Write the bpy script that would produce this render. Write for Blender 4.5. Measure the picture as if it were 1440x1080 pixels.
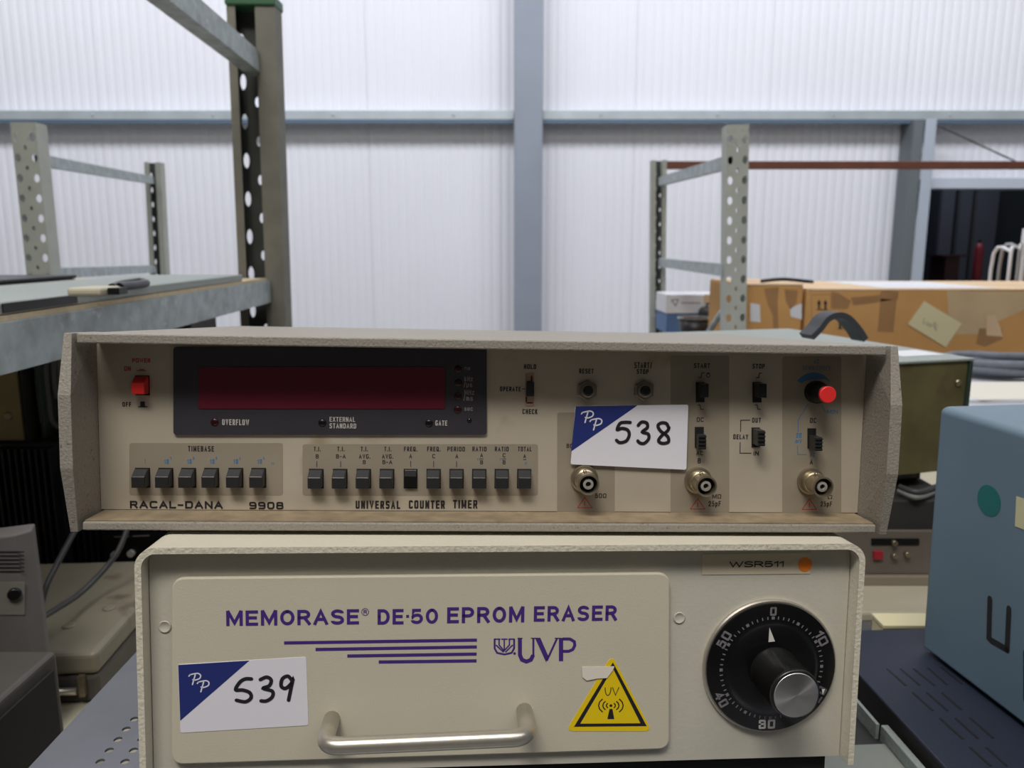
import bpy, bmesh, math, random
from mathutils import Vector, Matrix
random.seed(7)
for o in list(bpy.data.objects): bpy.data.objects.remove(o)
S = bpy.context.scene
COL = S.collection

# ---------------------------------------------------------------- camera, world, lights
F = 1082.0; PITCH = math.radians(10); EYE = 1.5
cam = bpy.data.cameras.new('camera'); camo = bpy.data.objects.new('camera', cam); COL.objects.link(camo)
cam.sensor_width = 36; cam.lens = F / 1440 * 36
camo.location = (0, 0, EYE); camo.rotation_euler = (math.radians(90) - PITCH, 0, 0)
cam.clip_start = 0.02; cam.clip_end = 60
cam.dof.use_dof = True; cam.dof.focus_distance = 0.375; cam.dof.aperture_fstop = 15
S.camera = camo
S.view_settings.view_transform = 'Standard'; S.view_settings.look = 'None'
S.view_settings.gamma = 1; S.view_settings.use_curve_mapping = False
S.view_settings.exposure = 0.0
w = bpy.data.worlds.new('world'); S.world = w; w.use_nodes = True
w.node_tree.nodes['Background'].inputs[0].default_value = (0.86, 0.9, 1.0, 1)
w.node_tree.nodes['Background'].inputs[1].default_value = 0.34

def area(name, loc, target, size, power, color, sy=None):
    l = bpy.data.lights.new(name, 'AREA'); l.energy = power; l.size = size; l.color = color
    if sy: l.shape = 'RECTANGLE'; l.size_y = sy
    o = bpy.data.objects.new(name, l); COL.objects.link(o); o.location = loc
    o.rotation_euler = (Vector(target) - Vector(loc)).to_track_quat('-Z', 'Y').to_euler()
    return o
# roof lights of the hall: rows near the end wall, one over the aisle behind the viewer; added fills follow
area('roof_light_wall', (0, 3.2, 5.5), (0, 6.2, 1.4), 11, 520, (0.95, 0.96, 1.0), 1.4)
area('roof_light_aisle', (-0.4, -0.75, 3.6), (0, 0.5, 1.4), 0.9, 37, (1.0, 0.94, 0.85), 0.4)
area('hall_fill_light', (0, -1.6, 5.55), (0, -1.6, 0), 8, 150, (0.97, 0.97, 1.0), 2.0)  # unseen fill light added to lift the shaded fronts
area('next_room_fill', (4.6, 8.0, 3.1), (4.6, 8.2, 0), 1.2, 14, (0.85, 0.92, 1.0))  # added light, as nothing else reaches the closed far room

# ---------------------------------------------------------------- helpers
C0 = Vector((0, 0, EYE))
RT = Vector((1, 0, 0)); FW = Vector((0, math.cos(PITCH), -math.sin(PITCH))); UP = Vector((0, math.sin(PITCH), math.cos(PITCH)))
def ray(px, py): return RT * ((px - 720) / F) + UP * ((540 - py) / F) + FW
def at(px, py, Y): d = ray(px, py); return C0 + d * (Y / d.y)
def onz(px, py, z): d = ray(px, py); return C0 + d * ((z - EYE) / d.z)

def lin(c): c /= 255.0; return c / 12.92 if c <= 0.04045 else ((c + 0.055) / 1.055) ** 2.4
def mat(name, rgb, rough=0.5, metal=0.0, var=0.0, vscale=30, bump=0.0, bscale=300, spec=0.5, spots=None, emit=0, stretch=None):
    m = bpy.data.materials.new(name); m.use_nodes = True; n = m.node_tree.nodes; L = m.node_tree.links
    b = n['Principled BSDF']; c = [lin(v) for v in rgb] + [1]
    b.inputs['Base Color'].default_value = c; b.inputs['Roughness'].default_value = rough
    b.inputs['Metallic'].default_value = metal; b.inputs['Specular IOR Level'].default_value = spec
    tc = n.new('ShaderNodeTexCoord'); vec = tc.outputs['Object']
    if stretch:
        mp = n.new('ShaderNodeMapping'); mp.inputs['Scale'].default_value = stretch; L.new(vec, mp.inputs[0]); vec = mp.outputs[0]
    out = None
    if var:
        t = n.new('ShaderNodeTexNoise'); t.inputs['Scale'].default_value = vscale; t.inputs['Detail'].default_value = 5
        L.new(vec, t.inputs['Vector'])
        r = n.new('ShaderNodeValToRGB'); r.color_ramp.elements[0].position = .3; r.color_ramp.elements[1].position = .7
        r.color_ramp.elements[0].color = [max(0, x * (1 - var)) for x in c[:3]] + [1]
        r.color_ramp.elements[1].color = [min(1, x * (1 + var)) for x in c[:3]] + [1]
        L.new(t.outputs[0], r.inputs[0]); out = r.outputs[0]; L.new(out, b.inputs['Base Color'])
    if spots:
        rgb2, sc, th = spots
        t = n.new('ShaderNodeTexNoise'); t.inputs['Scale'].default_value = sc; t.inputs['Detail'].default_value = 8
        L.new(vec, t.inputs['Vector'])
        r = n.new('ShaderNodeValToRGB'); r.color_ramp.elements[0].position = th; r.color_ramp.elements[1].position = th + .08
        L.new(t.outputs[0], r.inputs[0])
        mx = n.new('ShaderNodeMix'); mx.data_type = 'RGBA'
        L.new(r.outputs[0], mx.inputs[0])
        if out: L.new(out, mx.inputs[6])
        else: mx.inputs[6].default_value = c
        mx.inputs[7].default_value = [lin(v) for v in rgb2] + [1]
        L.new(mx.outputs[2], b.inputs['Base Color'])
    if bump:
        t = n.new('ShaderNodeTexNoise'); t.inputs['Scale'].default_value = bscale; t.inputs['Detail'].default_value = 3
        L.new(vec, t.inputs['Vector'])
        bp = n.new('ShaderNodeBump'); bp.inputs['Strength'].default_value = bump; bp.inputs['Distance'].default_value = 0.3 / bscale
        L.new(t.outputs[0], bp.inputs['Height']); L.new(bp.outputs[0], b.inputs['Normal'])
    if emit:
        b.inputs['Emission Color'].default_value = c; b.inputs['Emission Strength'].default_value = emit
    return m

def link(name, bm, m, parent=None, bevel=0, seg=2, smooth=False, label=None):
    me = bpy.data.meshes.new(name); bmesh.ops.recalc_face_normals(bm, faces=bm.faces)
    bm.to_mesh(me); bm.free()
    me.materials.append(m)
    o = bpy.data.objects.new(name, me); COL.objects.link(o)
    if parent: o.parent = parent
    if bevel:
        b = o.modifiers.new('bevel', 'BEVEL'); b.width = bevel; b.segments = seg; b.limit_method = 'ANGLE'; b.angle_limit = math.radians(40)
    if smooth:
        for p in me.polygons: p.use_smooth = True
    if label: o['label'] = label
    return o
def thing(name, label, cat, group=None, M=None, loc=None):
    o = bpy.data.objects.new(name, None); COL.objects.link(o); o.empty_display_size = .02
    if M is not None: o.matrix_world = M
    if loc is not None: o.location = loc
    o['label'] = label; o['category'] = cat
    if group: o['group'] = group
    return o
def tag(o, label, cat, group=None):
    o['label'] = label; o['category'] = cat
    if group: o['group'] = group
    return o
def struct(name, bm, m, parent=None, **k):
    o = link(name, bm, m, parent, **k)
    if not parent: o['kind'] = 'structure'
    return o
def setorigin(o, p):
    "move the origin of a mesh object to p without moving its geometry"
    o.data.transform(Matrix.Translation(-Vector(p))); o.location = p
    return o

def B(): return bmesh.new()
def box(bm, x0, x1, y0, y1, z0, z1, M=None):
    vs = [Vector((x, y, z)) for x in (x0, x1) for y in (y0, y1) for z in (z0, z1)]
    if M is not None: vs = [M @ v for v in vs]
    v = [bm.verts.new(p) for p in vs]
    for f in ((0, 1, 3, 2), (4, 6, 7, 5), (0, 4, 5, 1), (2, 3, 7, 6), (0, 2, 6, 4), (1, 5, 7, 3)): bm.faces.new([v[i] for i in f])
    return bm
def bx(*a, **k): return box(B(), *a, **k)
def frame_of(d):
    d = d.normalized(); a = Vector((0, 0, 1)) if abs(d.z) < .9 else Vector((1, 0, 0))
    u = d.cross(a).normalized(); return u, u.cross(d).normalized()
def tube(bm, pts, r, n=10, cap=True):
    pts = [Vector(p) for p in pts]; rings = []; u0 = None
    for i, p in enumerate(pts):
        d = (pts[min(i + 1, len(pts) - 1)] - pts[max(i - 1, 0)]).normalized()
        if u0 is None: u0, _ = frame_of(d)
        u = (u0 - d * u0.dot(d)).normalized(); v = d.cross(u); u0 = u
        rr = r[i] if isinstance(r, (list, tuple)) else r
        rings.append([bm.verts.new(p + (u * math.cos(2 * math.pi * k / n) + v * math.sin(2 * math.pi * k / n)) * rr) for k in range(n)])
    for a, b in zip(rings, rings[1:]):
        for k in range(n):
            f = bm.faces.new((a[k], a[(k + 1) % n], b[(k + 1) % n], b[k])); f.smooth = True
    if cap: bm.faces.new(rings[0][::-1]); bm.faces.new(rings[-1])
    return bm
def spline(pts, n=8):
    pts = [Vector(p) for p in pts]; out = []
    for i in range(len(pts) - 1):
        p0 = pts[max(i - 1, 0)]; p1 = pts[i]; p2 = pts[i + 1]; p3 = pts[min(i + 2, len(pts) - 1)]
        for k in range(n):
            t = k / n
            out.append(.5 * ((2 * p1) + (p2 - p0) * t + (2 * p0 - 5 * p1 + 4 * p2 - p3) * t * t + (3 * p1 - p0 - 3 * p2 + p3) * t ** 3))
    out.append(pts[-1]); return out
def lathe(bm, prof, M=None, n=40, smooth=True, knurl=None):
    "prof: (radius, height along +z); closed at the ends when radius is 0"
    rings = []
    for r, h in prof:
        ring = []
        for k in range(n):
            a = 2 * math.pi * k / n; rr = r
            if knurl and knurl[0] <= h <= knurl[1] and k % 2: rr = r - knurl[2]
            p = Vector((rr * math.cos(a), rr * math.sin(a), h)); ring.append(bm.verts.new(M @ p if M is not None else p))
        rings.append(ring)
    for a, b in zip(rings, rings[1:]):
        for k in range(n):
            f = bm.faces.new((a[k], a[(k + 1) % n], b[(k + 1) % n], b[k])); f.smooth = smooth
    bm.faces.new(rings[0][::-1]); bm.faces.new(rings[-1])
    return bm
def sharp(o, deg=35):
    "smooth shading with crisp edges"
    for p in o.data.polygons: p.use_smooth = True
    bm = bmesh.new(); bm.from_mesh(o.data)
    for e in bm.edges:
        e.smooth = not (len(e.link_faces) != 2 or e.calc_face_angle(0) > math.radians(deg))
    bm.to_mesh(o.data); bm.free(); return o

class Surf:
    "a flat working plane inside an object's own axes; pixels of the study photograph are projected onto it"
    def __init__(s, M, O, ex=(1, 0, 0), ey=(0, 0, 1)):
        s.M = M; s.O = Vector(O); s.ex = Vector(ex).normalized(); s.ey = Vector(ey).normalized(); s.n = s.ex.cross(s.ey).normalized()
        s.Mi = M.inverted(); R = s.Mi.to_3x3(); s.c = s.Mi @ C0; s.R = R
        if (s.c - s.O).dot(s.n) < 0: s.n = -s.n
    def uv(s, px, py):
        d = s.R @ ray(px, py); t = (s.O - s.c).dot(s.n) / d.dot(s.n); p = s.c + d * t - s.O
        return p.dot(s.ex), p.dot(s.ey)
    def p3(s, a, b, h=0.0): return s.O + s.ex * a + s.ey * b + s.n * h
    def L(s, px, py, h=0.0): return s.p3(*s.uv(px, py), h)
    def scale(s, px, py):
        a = s.uv(px - 5, py); b = s.uv(px + 5, py); return math.hypot(a[0] - b[0], a[1] - b[1]) / 10
def prism(bm, S_, pts, h0, h1):
    "pts in the plane's own metres"
    lo = [bm.verts.new(S_.p3(a, b, h0)) for a, b in pts]; hi = [bm.verts.new(S_.p3(a, b, h1)) for a, b in pts]
    bm.faces.new(lo); bm.faces.new(hi[::-1]); n = len(pts)
    for i in range(n): bm.faces.new((lo[i], hi[i], hi[(i + 1) % n], lo[(i + 1) % n]))
    return bm
def rr(a0, a1, b0, b1, r, n=6):
    out = []
    for cx, cy, st in ((a1 - r, b1 - r, 0), (a0 + r, b1 - r, 90), (a0 + r, b0 + r, 180), (a1 - r, b0 + r, 270)):
        for k in range(n + 1):
            t = math.radians(st + 90 * k / n); out.append((cx + r * math.cos(t), cy + r * math.sin(t)))
    return out
def roundpoly(pts, r, n=5):
    out = []; m = len(pts)
    for i in range(m):
        p = Vector(pts[i]); a = (Vector(pts[i - 1]) - p).normalized(); b = (Vector(pts[(i + 1) % m]) - p).normalized()
        s = p + a * r; e = p + b * r
        for k in range(n + 1):
            t = k / n; q = s * (1 - t) ** 2 + p * 2 * t * (1 - t) + e * t * t; out.append((q.x, q.y))
    return out
def pxrect(S_, x0, x1, y0, y1, r=0.0005, n=4):
    c = [S_.uv(x, y) for x, y in ((x1, y0), (x0, y0), (x0, y1), (x1, y1))]
    return roundpoly(c, r, n) if r else c
def ribbon(bm, pts, w, S_, h, n=8):
    "flat stroke with round ends; pts in plane metres"
    P = [Vector(p) for p in pts]; dense = P
    lft = []; rgt = []
    for i, p in enumerate(dense):
        d = Vector((0, 0))
        if i > 0: d += (p - dense[i - 1]).normalized()
        if i < len(dense) - 1: d += (dense[i + 1] - p).normalized()
        if d.length < 1e-9: continue
        d.normalize(); nn = Vector((-d.y, d.x))
        k = 1.0
        if 0 < i < len(dense) - 1:
            d1 = (dense[i] - dense[i - 1]).normalized(); k = 1 / max(.5, abs(Vector((-d1.y, d1.x)).dot(nn)))
        lft.append(bm.verts.new(S_.p3(*(p + nn * w / 2 * k), h))); rgt.append(bm.verts.new(S_.p3(*(p - nn * w / 2 * k), h)))
    for i in range(len(lft) - 1): bm.faces.new((lft[i], rgt[i], rgt[i + 1], lft[i + 1]))
    if n:
        for q in (dense[0], dense[-1]):
            bm.faces.new([bm.verts.new(S_.p3(q.x + w / 2 * math.cos(2 * math.pi * k / n), q.y + w / 2 * math.sin(2 * math.pi * k / n), h + 0.00001)) for k in range(n)])
def strokes(name, parent, S_, lines, wpx, m, h=0.0001, smooth=False, caps=8, label=None):
    bm = B()
    for l in lines:
        uv = [S_.uv(*p) for p in l]; w_ = wpx * S_.scale(*l[0])
        if smooth: uv = [(v.x, v.y) for v in spline([(a, b, 0) for a, b in uv], 6)]
        ribbon(bm, uv, w_, S_, h, caps)
    return link(name, bm, m, parent, label=label)

# a drawn gothic alphabet: strokes on a unit cell, a third value 1 marks a rounded corner
G = {}
def gdef(ch, w_, *st): G[ch] = (w_, st)
gdef('A', .68, [(0, 0), (.5, 1), (1, 0)], [(.2, .33), (.8, .33)])
gdef('B', .60, [(0, .53), (0, 1), (.5, 1), (.94, 1, 1), (.94, .53, 1), (.5, .53), (.05, .53)], [(0, .53), (0, 0), (.5, 0), (1, 0, 1), (1, .53, 1), (.5, .53)])
gdef('C', .62, [(1, .80), (1, 1, 1), (0, 1, 1), (0, 0, 1), (1, 0, 1), (1, .20)])
gdef('D', .62, [(0, .5), (0, 1), (.42, 1), (1, 1, 1), (1, 0, 1), (.42, 0), (0, 0), (0, .5)])
gdef('E', .54, [(1, 1), (0, 1), (0, 0), (1, 0)], [(0, .52), (.88, .52)])
gdef('F', .52, [(1, 1), (0, 1), (0, 0)], [(0, .52), (.85, .52)])
gdef('G', .64, [(1, .82), (1, 1, 1), (0, 1, 1), (0, 0, 1), (1, 0, 1), (1, .42), (.62, .42)])
gdef('H', .60, [(0, 0), (0, 1)], [(1, 0), (1, 1)], [(0, .52), (1, .52)])
gdef('I', 0, [(0, 0), (0, 1)])
gdef('K', .62, [(0, 0), (0, 1)], [(.95, 1), (0, .42)], [(.3, .6), (1, 0)])
gdef('L', .50, [(0, 1), (0, 0), (1, 0)])
gdef('M', .78, [(0, 0), (0, 1)], [(1, 0), (1, 1)], [(.05, 1), (.5, .12), (.95, 1)])
gdef('N', .62, [(0, 0), (0, 1)], [(1, 0), (1, 1)], [(.04, 1), (.96, 0)])
gdef('O', .66, [(.5, 1), (1, 1, 1), (1, 0, 1), (0, 0, 1), (0, 1, 1), (.5, 1)])
gdef('P', .58, [(0, 0), (0, 1), (.5, 1), (1, 1, 1), (1, .44, 1), (.5, .44), (.05, .44)])
gdef('Q', .66, [(.5, 1), (1, 1, 1), (1, 0, 1), (0, 0, 1), (0, 1, 1), (.5, 1)], [(.6, .25), (1.05, -.06)])
gdef('R', .60, [(0, 0), (0, 1), (.5, 1), (.96, 1, 1), (.96, .48, 1), (.5, .48), (.05, .48)], [(.55, .48), (1, 0)])
gdef('S', .60, [(.97, .82), (.97, 1, 1), (.02, 1, 1), (.02, .53, 1), (1, .5, 1), (1, 0, 1), (0, 0, 1), (0, .18)])
gdef('T', .56, [(0, 1), (1, 1)], [(.5, 1), (.5, 0)])
gdef('U', .62, [(0, 1), (0, 0, 1), (1, 0, 1), (1, 1)])
gdef('V', .66, [(0, 1), (.5, 0), (1, 1)])
gdef('W', .95, [(0, 1), (.25, 0), (.5, .92), (.75, 0), (1, 1)])
gdef('X', .62, [(0, 0), (1, 1)], [(0, 1), (1, 0)])
gdef('Y', .64, [(0, 1), (.5, .45), (1, 1)], [(.5, .45), (.5, 0)])
gdef('Z', .58, [(0, 1), (1, 1), (0, 0), (1, 0)])
G['0'] = (.58, G['O'][1])
gdef('1', .24, [(0, .74), (1, .98), (1, 0)])
gdef('2', .56, [(0, .7), (0, 1, 1), (1, 1, 1), (1, .55, 1), (0, .12), (0, 0), (1, 0)])
gdef('3', .56, [(0, .76), (0, 1, 1), (.95, 1, 1), (.95, .53, 1), (.4, .53)], [(.4, .53), (1, .53, 1), (1, 0, 1), (0, 0, 1), (0, .26)])
gdef('4', .62, [(.75, 0), (.75, 1), (0, .3), (1, .3)])
gdef('5', .56, [(.94, 1), (.1, 1), (.02, .46), (.1, .6, 1), (1, .62, 1), (1, 0, 1), (0, 0, 1), (0, .18)])
gdef('8', .58, [(.5, .53), (.04, .53, 1), (.04, 1, 1), (.96, 1, 1), (.96, .53, 1), (.5, .53), (0, .53, 1), (0, 0, 1), (1, 0, 1), (1, .53, 1), (.5, .53)])
gdef('9', .58, [(1, .47), (.5, .47), (0, .47, 1), (0, 1, 1), (1, 1, 1), (1, 0, 1), (.5, 0), (.08, 0)])
gdef('-', .40, [(0, .45), (1, .45)])
gdef('/', .34, [(0, -.05), (1, 1.05)])
gdef('.', 0, [(0, 0), (0, .04)])
gdef('!', 0, [(0, .3), (0, 1)], [(0, 0), (0, .08)])
gdef('n', .50, [(0, 0), (0, .72)], [(0, .5), (0, .72, 1), (1, .72, 1), (1, 0)])
gdef('s', .46, [(.95, .55), (.95, .72, 1), (0, .72, 1), (0, .37, 1), (1, .35, 1), (1, 0, 1), (0, 0, 1), (0, .18)])
gdef('k', .50, [(0, 0), (0, 1)], [(.95, .7), (0, .28)], [(.3, .42), (1, 0)])
gdef('z', .46, [(0, .7), (1, .7), (0, 0), (1, 0)])
gdef('µ', .50, [(0, -.25), (0, .72)], [(0, .3), (0, 0, 1), (1, 0, 1), (1, .72)])
gdef('m', .78, [(0, 0), (0, .72), (.5, .72, 1), (.5, 0)], [(.5, .5), (.5, .72), (1, .72, 1), (1, 0)])
gdef('e', .50, [(0, .36), (1, .36), (1, .72, 1), (0, .72, 1), (0, 0, 1), (1, 0, 1), (1, .12)])
gdef('c', .48, [(1, .52), (1, .72, 1), (0, .72, 1), (0, 0, 1), (1, 0, 1), (1, .2)])
gdef('p', .50, [(0, -.28), (0, .72), (1, .72, 1), (1, 0, 1), (0, 0)])
gdef('Ω', .66, [(0, 0), (.3, 0), (0, .4, 1), (0, 1, 1), (1, 1, 1), (1, .4, 1), (.7, 0), (1, 0)])
gdef(' ', .3)
STY = {.015: (.17, .3), .01: (.16, .4), .02: (.19, .26), .03: (.2, .5), .025: (.235, .34), .04: (.21, .45), .005: (.19, .5), .0: (.1, .5), .05: (.22, .12), .035: (.24, .2)}
def glyph_lines(s, W_, H_, sw, fr):
    n = len(s); gap = sw * .9 if n > 1 else 0; tot = sum(G[c_][0] for c_ in s)
    sc = (W_ - n * sw - (n - 1) * gap) / tot if tot else 1
    if sc * .6 < sw * .55 and tot: gap = sw * .45; sc = (W_ - n * sw - (n - 1) * gap) / tot
    sc = max(sc, 0); x_ = 0; out = []
    for c_ in s:
        gw = G[c_][0] * sc
        for st in G[c_][1]:
            P = [(x_ + sw / 2 + p[0] * gw, sw / 2 + p[1] * (H_ - sw), len(p) > 2) for p in st]; L_ = []
            for i_, p in enumerate(P):
                if p[2] and 0 < i_ < len(P) - 1:
                    v = Vector(p[:2]); a = Vector(P[i_ - 1][:2]) - v; b = Vector(P[i_ + 1][:2]) - v
                    fa = fr if P[i_ - 1][2] and i_ > 1 else min(.95, fr * 1.5 if fr < .4 else 1.0); fb = fr if P[i_ + 1][2] and i_ < len(P) - 2 else min(.95, fr * 1.5 if fr < .4 else 1.0)
                    if fr < .4: m_ = min(a.length * fa, b.length * fb); e0, e1 = a.normalized() * m_, b.normalized() * m_
                    else: e0, e1 = a * fa * .999, b * fb * .999
                    for k_ in range(7):
                        t = k_ / 6; q0 = v + e0; q1 = v + e0 * .45; q2 = v + e1 * .45; q3 = v + e1
                        q = q0 * (1 - t) ** 3 + q1 * 3 * t * (1 - t) ** 2 + q2 * 3 * t * t * (1 - t) + q3 * t ** 3
                        if not L_ or (Vector(L_[-1]) - q).length > 1e-7: L_.append((q.x, q.y))
                else:
                    if not L_ or (Vector(L_[-1]) - Vector(p[:2])).length > 1e-7: L_.append((p[0], p[1]))
            ext = sw / 2
            # square the ends so that flat strokes fill their cell, leaving the mouths of C, G, S open
            ext = 0 if c_ in 'CGSsce5' else ext
            for e_ in (0, -1):
                v = Vector(L_[e_]); u = Vector(L_[1 if e_ == 0 else -2]); d = (v - u).normalized()
                L_[e_] = tuple(v + d * ext * (1 if c_ not in '-' else .9))
            out.append(L_)
        x_ += gw + sw + gap
    return out
def text_bm(S_, s, cx, cy, W_, H_, sty, h, rot=0.0):
    fs, fr = STY[sty]; fs = min(fs, .31 * W_ / sum(.5 if c_ in 'I1.!' else (1.25 if c_ in 'MW' else 1) for c_ in s) / H_) if len(s) > 1 else fs; bm = B(); c, s_ = math.cos(rot), math.sin(rot)
    for q_, L_ in enumerate(glyph_lines(s, W_, H_, min(fs * H_, W_ if s in 'I1.!' else 1), fr)):
        ribbon(bm, [(cx + (a - W_ / 2) * c - (b - H_ / 2) * s_, cy + (a - W_ / 2) * s_ + (b - H_ / 2) * c) for a, b in L_], fs * H_, S_, h + q_ * 3e-6, 0)
    return bm
def T(parent, S_, s, x0, x1, y0, y1, m, bold=0.02, h=0.00012, rot=0.0, name='lettering', label=None):
    "text fitted to a box given in photograph pixels"
    cx, cy = S_.uv((x0 + x1) / 2, (y0 + y1) / 2); k = S_.scale((x0 + x1) / 2, (y0 + y1) / 2)
    return link(name, text_bm(S_, s, cx, cy, (x1 - x0) * k, (y1 - y0) * k, bold, h, rot), m, parent, label=label)

# ---------------------------------------------------------------- materials
M_wall = mat('white_wall_sheet', (226, 228, 236), .6, var=.02, vscale=1.2)
M_steelpaint = mat('grey_steel_paint', (138, 146, 160), .55, var=.05, vscale=3)
M_galv = mat('galvanised_girt', (182, 192, 198), .42, .35, var=.08, vscale=6)
M_girtlip = mat('girt_lip', (92, 112, 132), .5, .3)
M_beam = mat('galvanised_beam', (168, 178, 180), .5, .25, var=.22, vscale=38, spots=((190, 198, 200), 60, .62))
M_post = mat('grey_green_post', (174, 178, 170), .55, .1, var=.07, vscale=14)
M_postshade = mat('post_inside_shaded', (70, 74, 70), .6, .1, var=.15, vscale=30)  # darker copy of the post colour, shade of the recess painted in
M_postbrown = mat('dusty_post', (122, 120, 110), .6, .1, var=.12, vscale=20)
M_green = mat('green_cap', (58, 104, 74), .5)
M_rust = mat('rust_brown_beam', (112, 70, 58), .7, var=.15, vscale=12)
M_floor = mat('concrete', (128, 126, 122), .8, var=.1, vscale=3, bump=.2, bscale=60)
M_chip = mat('chipboard', (198, 180, 150), .8, var=.1, vscale=90)
M_texgrey = mat('textured_taupe_paint', (145, 139, 129), .5, var=.13, vscale=900, bump=.9, bscale=800, spots=((104, 92, 80), 500, .63))
M_floorlip = mat('dusty_taupe_paint', (140, 124, 100), .6, var=.2, vscale=120, bump=.5, bscale=900)
M_panel = mat('beige_front_panel', (186, 176, 158), .42, .15, var=.05, vscale=22, spots=((160, 142, 114), 16, .66))
M_zone = mat('taupe_print', (152, 142, 125), .5, .1, var=.04, vscale=40)
M_bezel = mat('black_bezel', (54, 52, 58), .42, var=.06, vscale=50)
M_redwin = mat('dark_red_filter', (98, 28, 46), .3, spec=.4)
M_led = mat('dark_red_led', (44, 10, 16), .25)
M_leddark = mat('dark_led', (16, 14, 16), .25)
M_ink = mat('black_ink', (34, 30, 34), .6)
M_inkgrey = mat('white_print', (186, 182, 176), .6)
M_inkgreydim = mat('dull_white_print', (140, 134, 134), .6)
M_inkred = mat('red_ink', (178, 48, 48), .6)
M_inkblue = mat('blue_ink', (58, 116, 160), .6)
M_inkbluedim = mat('faded_blue_ink', (92, 112, 130), .6)
M_btn = mat('black_button', (38, 39, 40), .38)
M_hole = mat('black_recess', (14, 13, 13), .7)
M_redbtn = mat('red_button', (206, 38, 34), .4)
M_redtip = mat('red_knob_cap', (226, 48, 48), .35)
M_nickel = mat('nickel', (172, 160, 136), .3, .85, var=.1, vscale=300)
M_nickeld = mat('nickel_hex_nut', (138, 130, 120), .35, .7, var=.1, vscale=300)
M_ptfe = mat('white_insulator', (150, 146, 138), .5)
M_brassy = mat('pink_plate', (176, 140, 122), .5)
M_sticker = mat('white_sticker', (226, 224, 232), .5)
M_navy = mat('navy_print', (36, 48, 116), .45)
M_marker = mat('marker_ink', (30, 28, 34), .5)
M_cream = mat('cream_enamel', (218, 212, 194), .38, var=.02, vscale=30, bump=.35, bscale=500)
M_creamedge = mat('chipped_cream_edge', (208, 202, 184), .6, var=.06, vscale=500, bump=1.0, bscale=500, spots=((168, 158, 136), 350, .64))
M_creamp = mat('cream_grey_panel', (192, 188, 174), .4, var=.02, vscale=20, bump=.2, bscale=500)
M_door = mat('cream_drawer', (198, 192, 172), .42, var=.02, vscale=20, bump=.28, bscale=1100)
M_purple = mat('purple_ink', (66, 40, 124), .5)
M_alu = mat('satin_aluminium', (206, 200, 188), .34, .85, var=.05, vscale=200)
M_knob = mat('knurled_black', (26, 26, 26), .3)
M_yellow = mat('yellow_sticker', (232, 200, 10), .45)
M_black = mat('black_plastic', (16, 16, 17), .35, spec=.4)
M_blacks = mat('black_satin', (13, 13, 14), .25, spec=.35)
M_dialangledim = mat('dial_print_angle_dim', (118, 115, 118), .5)  # white print dimmed in its colour for the reflection angle
M_dialangledimmer = mat('dial_print_angle_dimmer', (84, 82, 86), .5)  # same print dimmed further, again in the colour
M_dialwhite = mat('dial_print_white', (212, 210, 206), .5)
M_orange = mat('orange_dot', (240, 130, 26), .5)
M_paper = mat('cream_paper_label', (204, 192, 166), .6)
M_tape = mat('clear_tape', (226, 220, 206), .35)
M_rubber = mat('black_rubber', (24, 24, 24), .8)
M_shelf = mat('grey_shelf_metal', (122, 124, 132), .42, .5, var=.1, vscale=14)
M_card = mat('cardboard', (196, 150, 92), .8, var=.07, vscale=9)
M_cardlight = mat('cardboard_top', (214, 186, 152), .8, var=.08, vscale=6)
M_packtape = mat('brown_tape', (160, 122, 82), .35, var=.1, vscale=20)
M_cleartape = mat('clear_parcel_tape', (196, 172, 136), .3, var=.08, vscale=12)
M_note = mat('cream_note', (214, 206, 166), .7)
M_blue = mat('blue_grey_enamel', (102, 124, 140), .42, var=.07, vscale=7, spots=((122, 140, 154), 22, .7))
M_navybox = mat('dark_navy_metal', (38, 45, 62), .5, .15, var=.14, vscale=400, bump=.5, bscale=700)
M_olive = mat('olive_passivated_metal', (112, 106, 70), .45, .45, var=.3, vscale=14, spots=((96, 68, 66), 9, .54))
M_lidgrey = mat('grey_green_textured_lid', (152, 160, 156), .55, .2, var=.1, vscale=300, bump=.6, bscale=250)
M_dkgreen = mat('dark_green_edge', (40, 58, 48), .5)
M_darkgear = mat('dark_equipment', (44, 43, 43), .6, var=.1, vscale=20)
M_greygear = mat('grey_brown_panel', (98, 90, 82), .5, var=.08, vscale=18)
M_benchtop = mat('cream_bench', (172, 166, 146), .6, var=.05, vscale=8)
M_gold = mat('gold_chromate_panel', (150, 136, 96), .4, .6, var=.18, vscale=14)
M_heat = mat('black_heatsink', (20, 20, 22), .5)
M_cable = mat('grey_cable', (120, 122, 118), .6)
M_cabledark = mat('dark_cable', (58, 58, 60), .5)
M_monitor = mat('warm_grey_plastic', (104, 100, 98), .6, var=.05, vscale=60, bump=.3, bscale=500)
M_monitord = mat('grey_plastic_plate', (122, 120, 112), .5)
M_speakerb = mat('dark_brown_grey_case', (74, 70, 66), .5, var=.1, vscale=30)
M_mesh = mat('black_grille', (30, 30, 30), .7)
M_case = mat('grey_beige_case', (126, 120, 104), .5, var=.07, vscale=12, spots=((96, 88, 74), 14, .64))
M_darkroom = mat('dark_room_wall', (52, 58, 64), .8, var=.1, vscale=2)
M_darkred = mat('dark_red_brown', (66, 40, 36), .7)
M_white = mat('white_board', (218, 220, 226), .6)
M_clothgrey = mat('grey_cloth', (112, 118, 128), .9, var=.12, vscale=60)
M_bluebox = mat('blue_carton', (82, 112, 156), .6)
M_bin = mat('black_bin', (40, 40, 42), .4)
M_rim = mat('silver_rim', (190, 190, 190), .3, .8)

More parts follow.
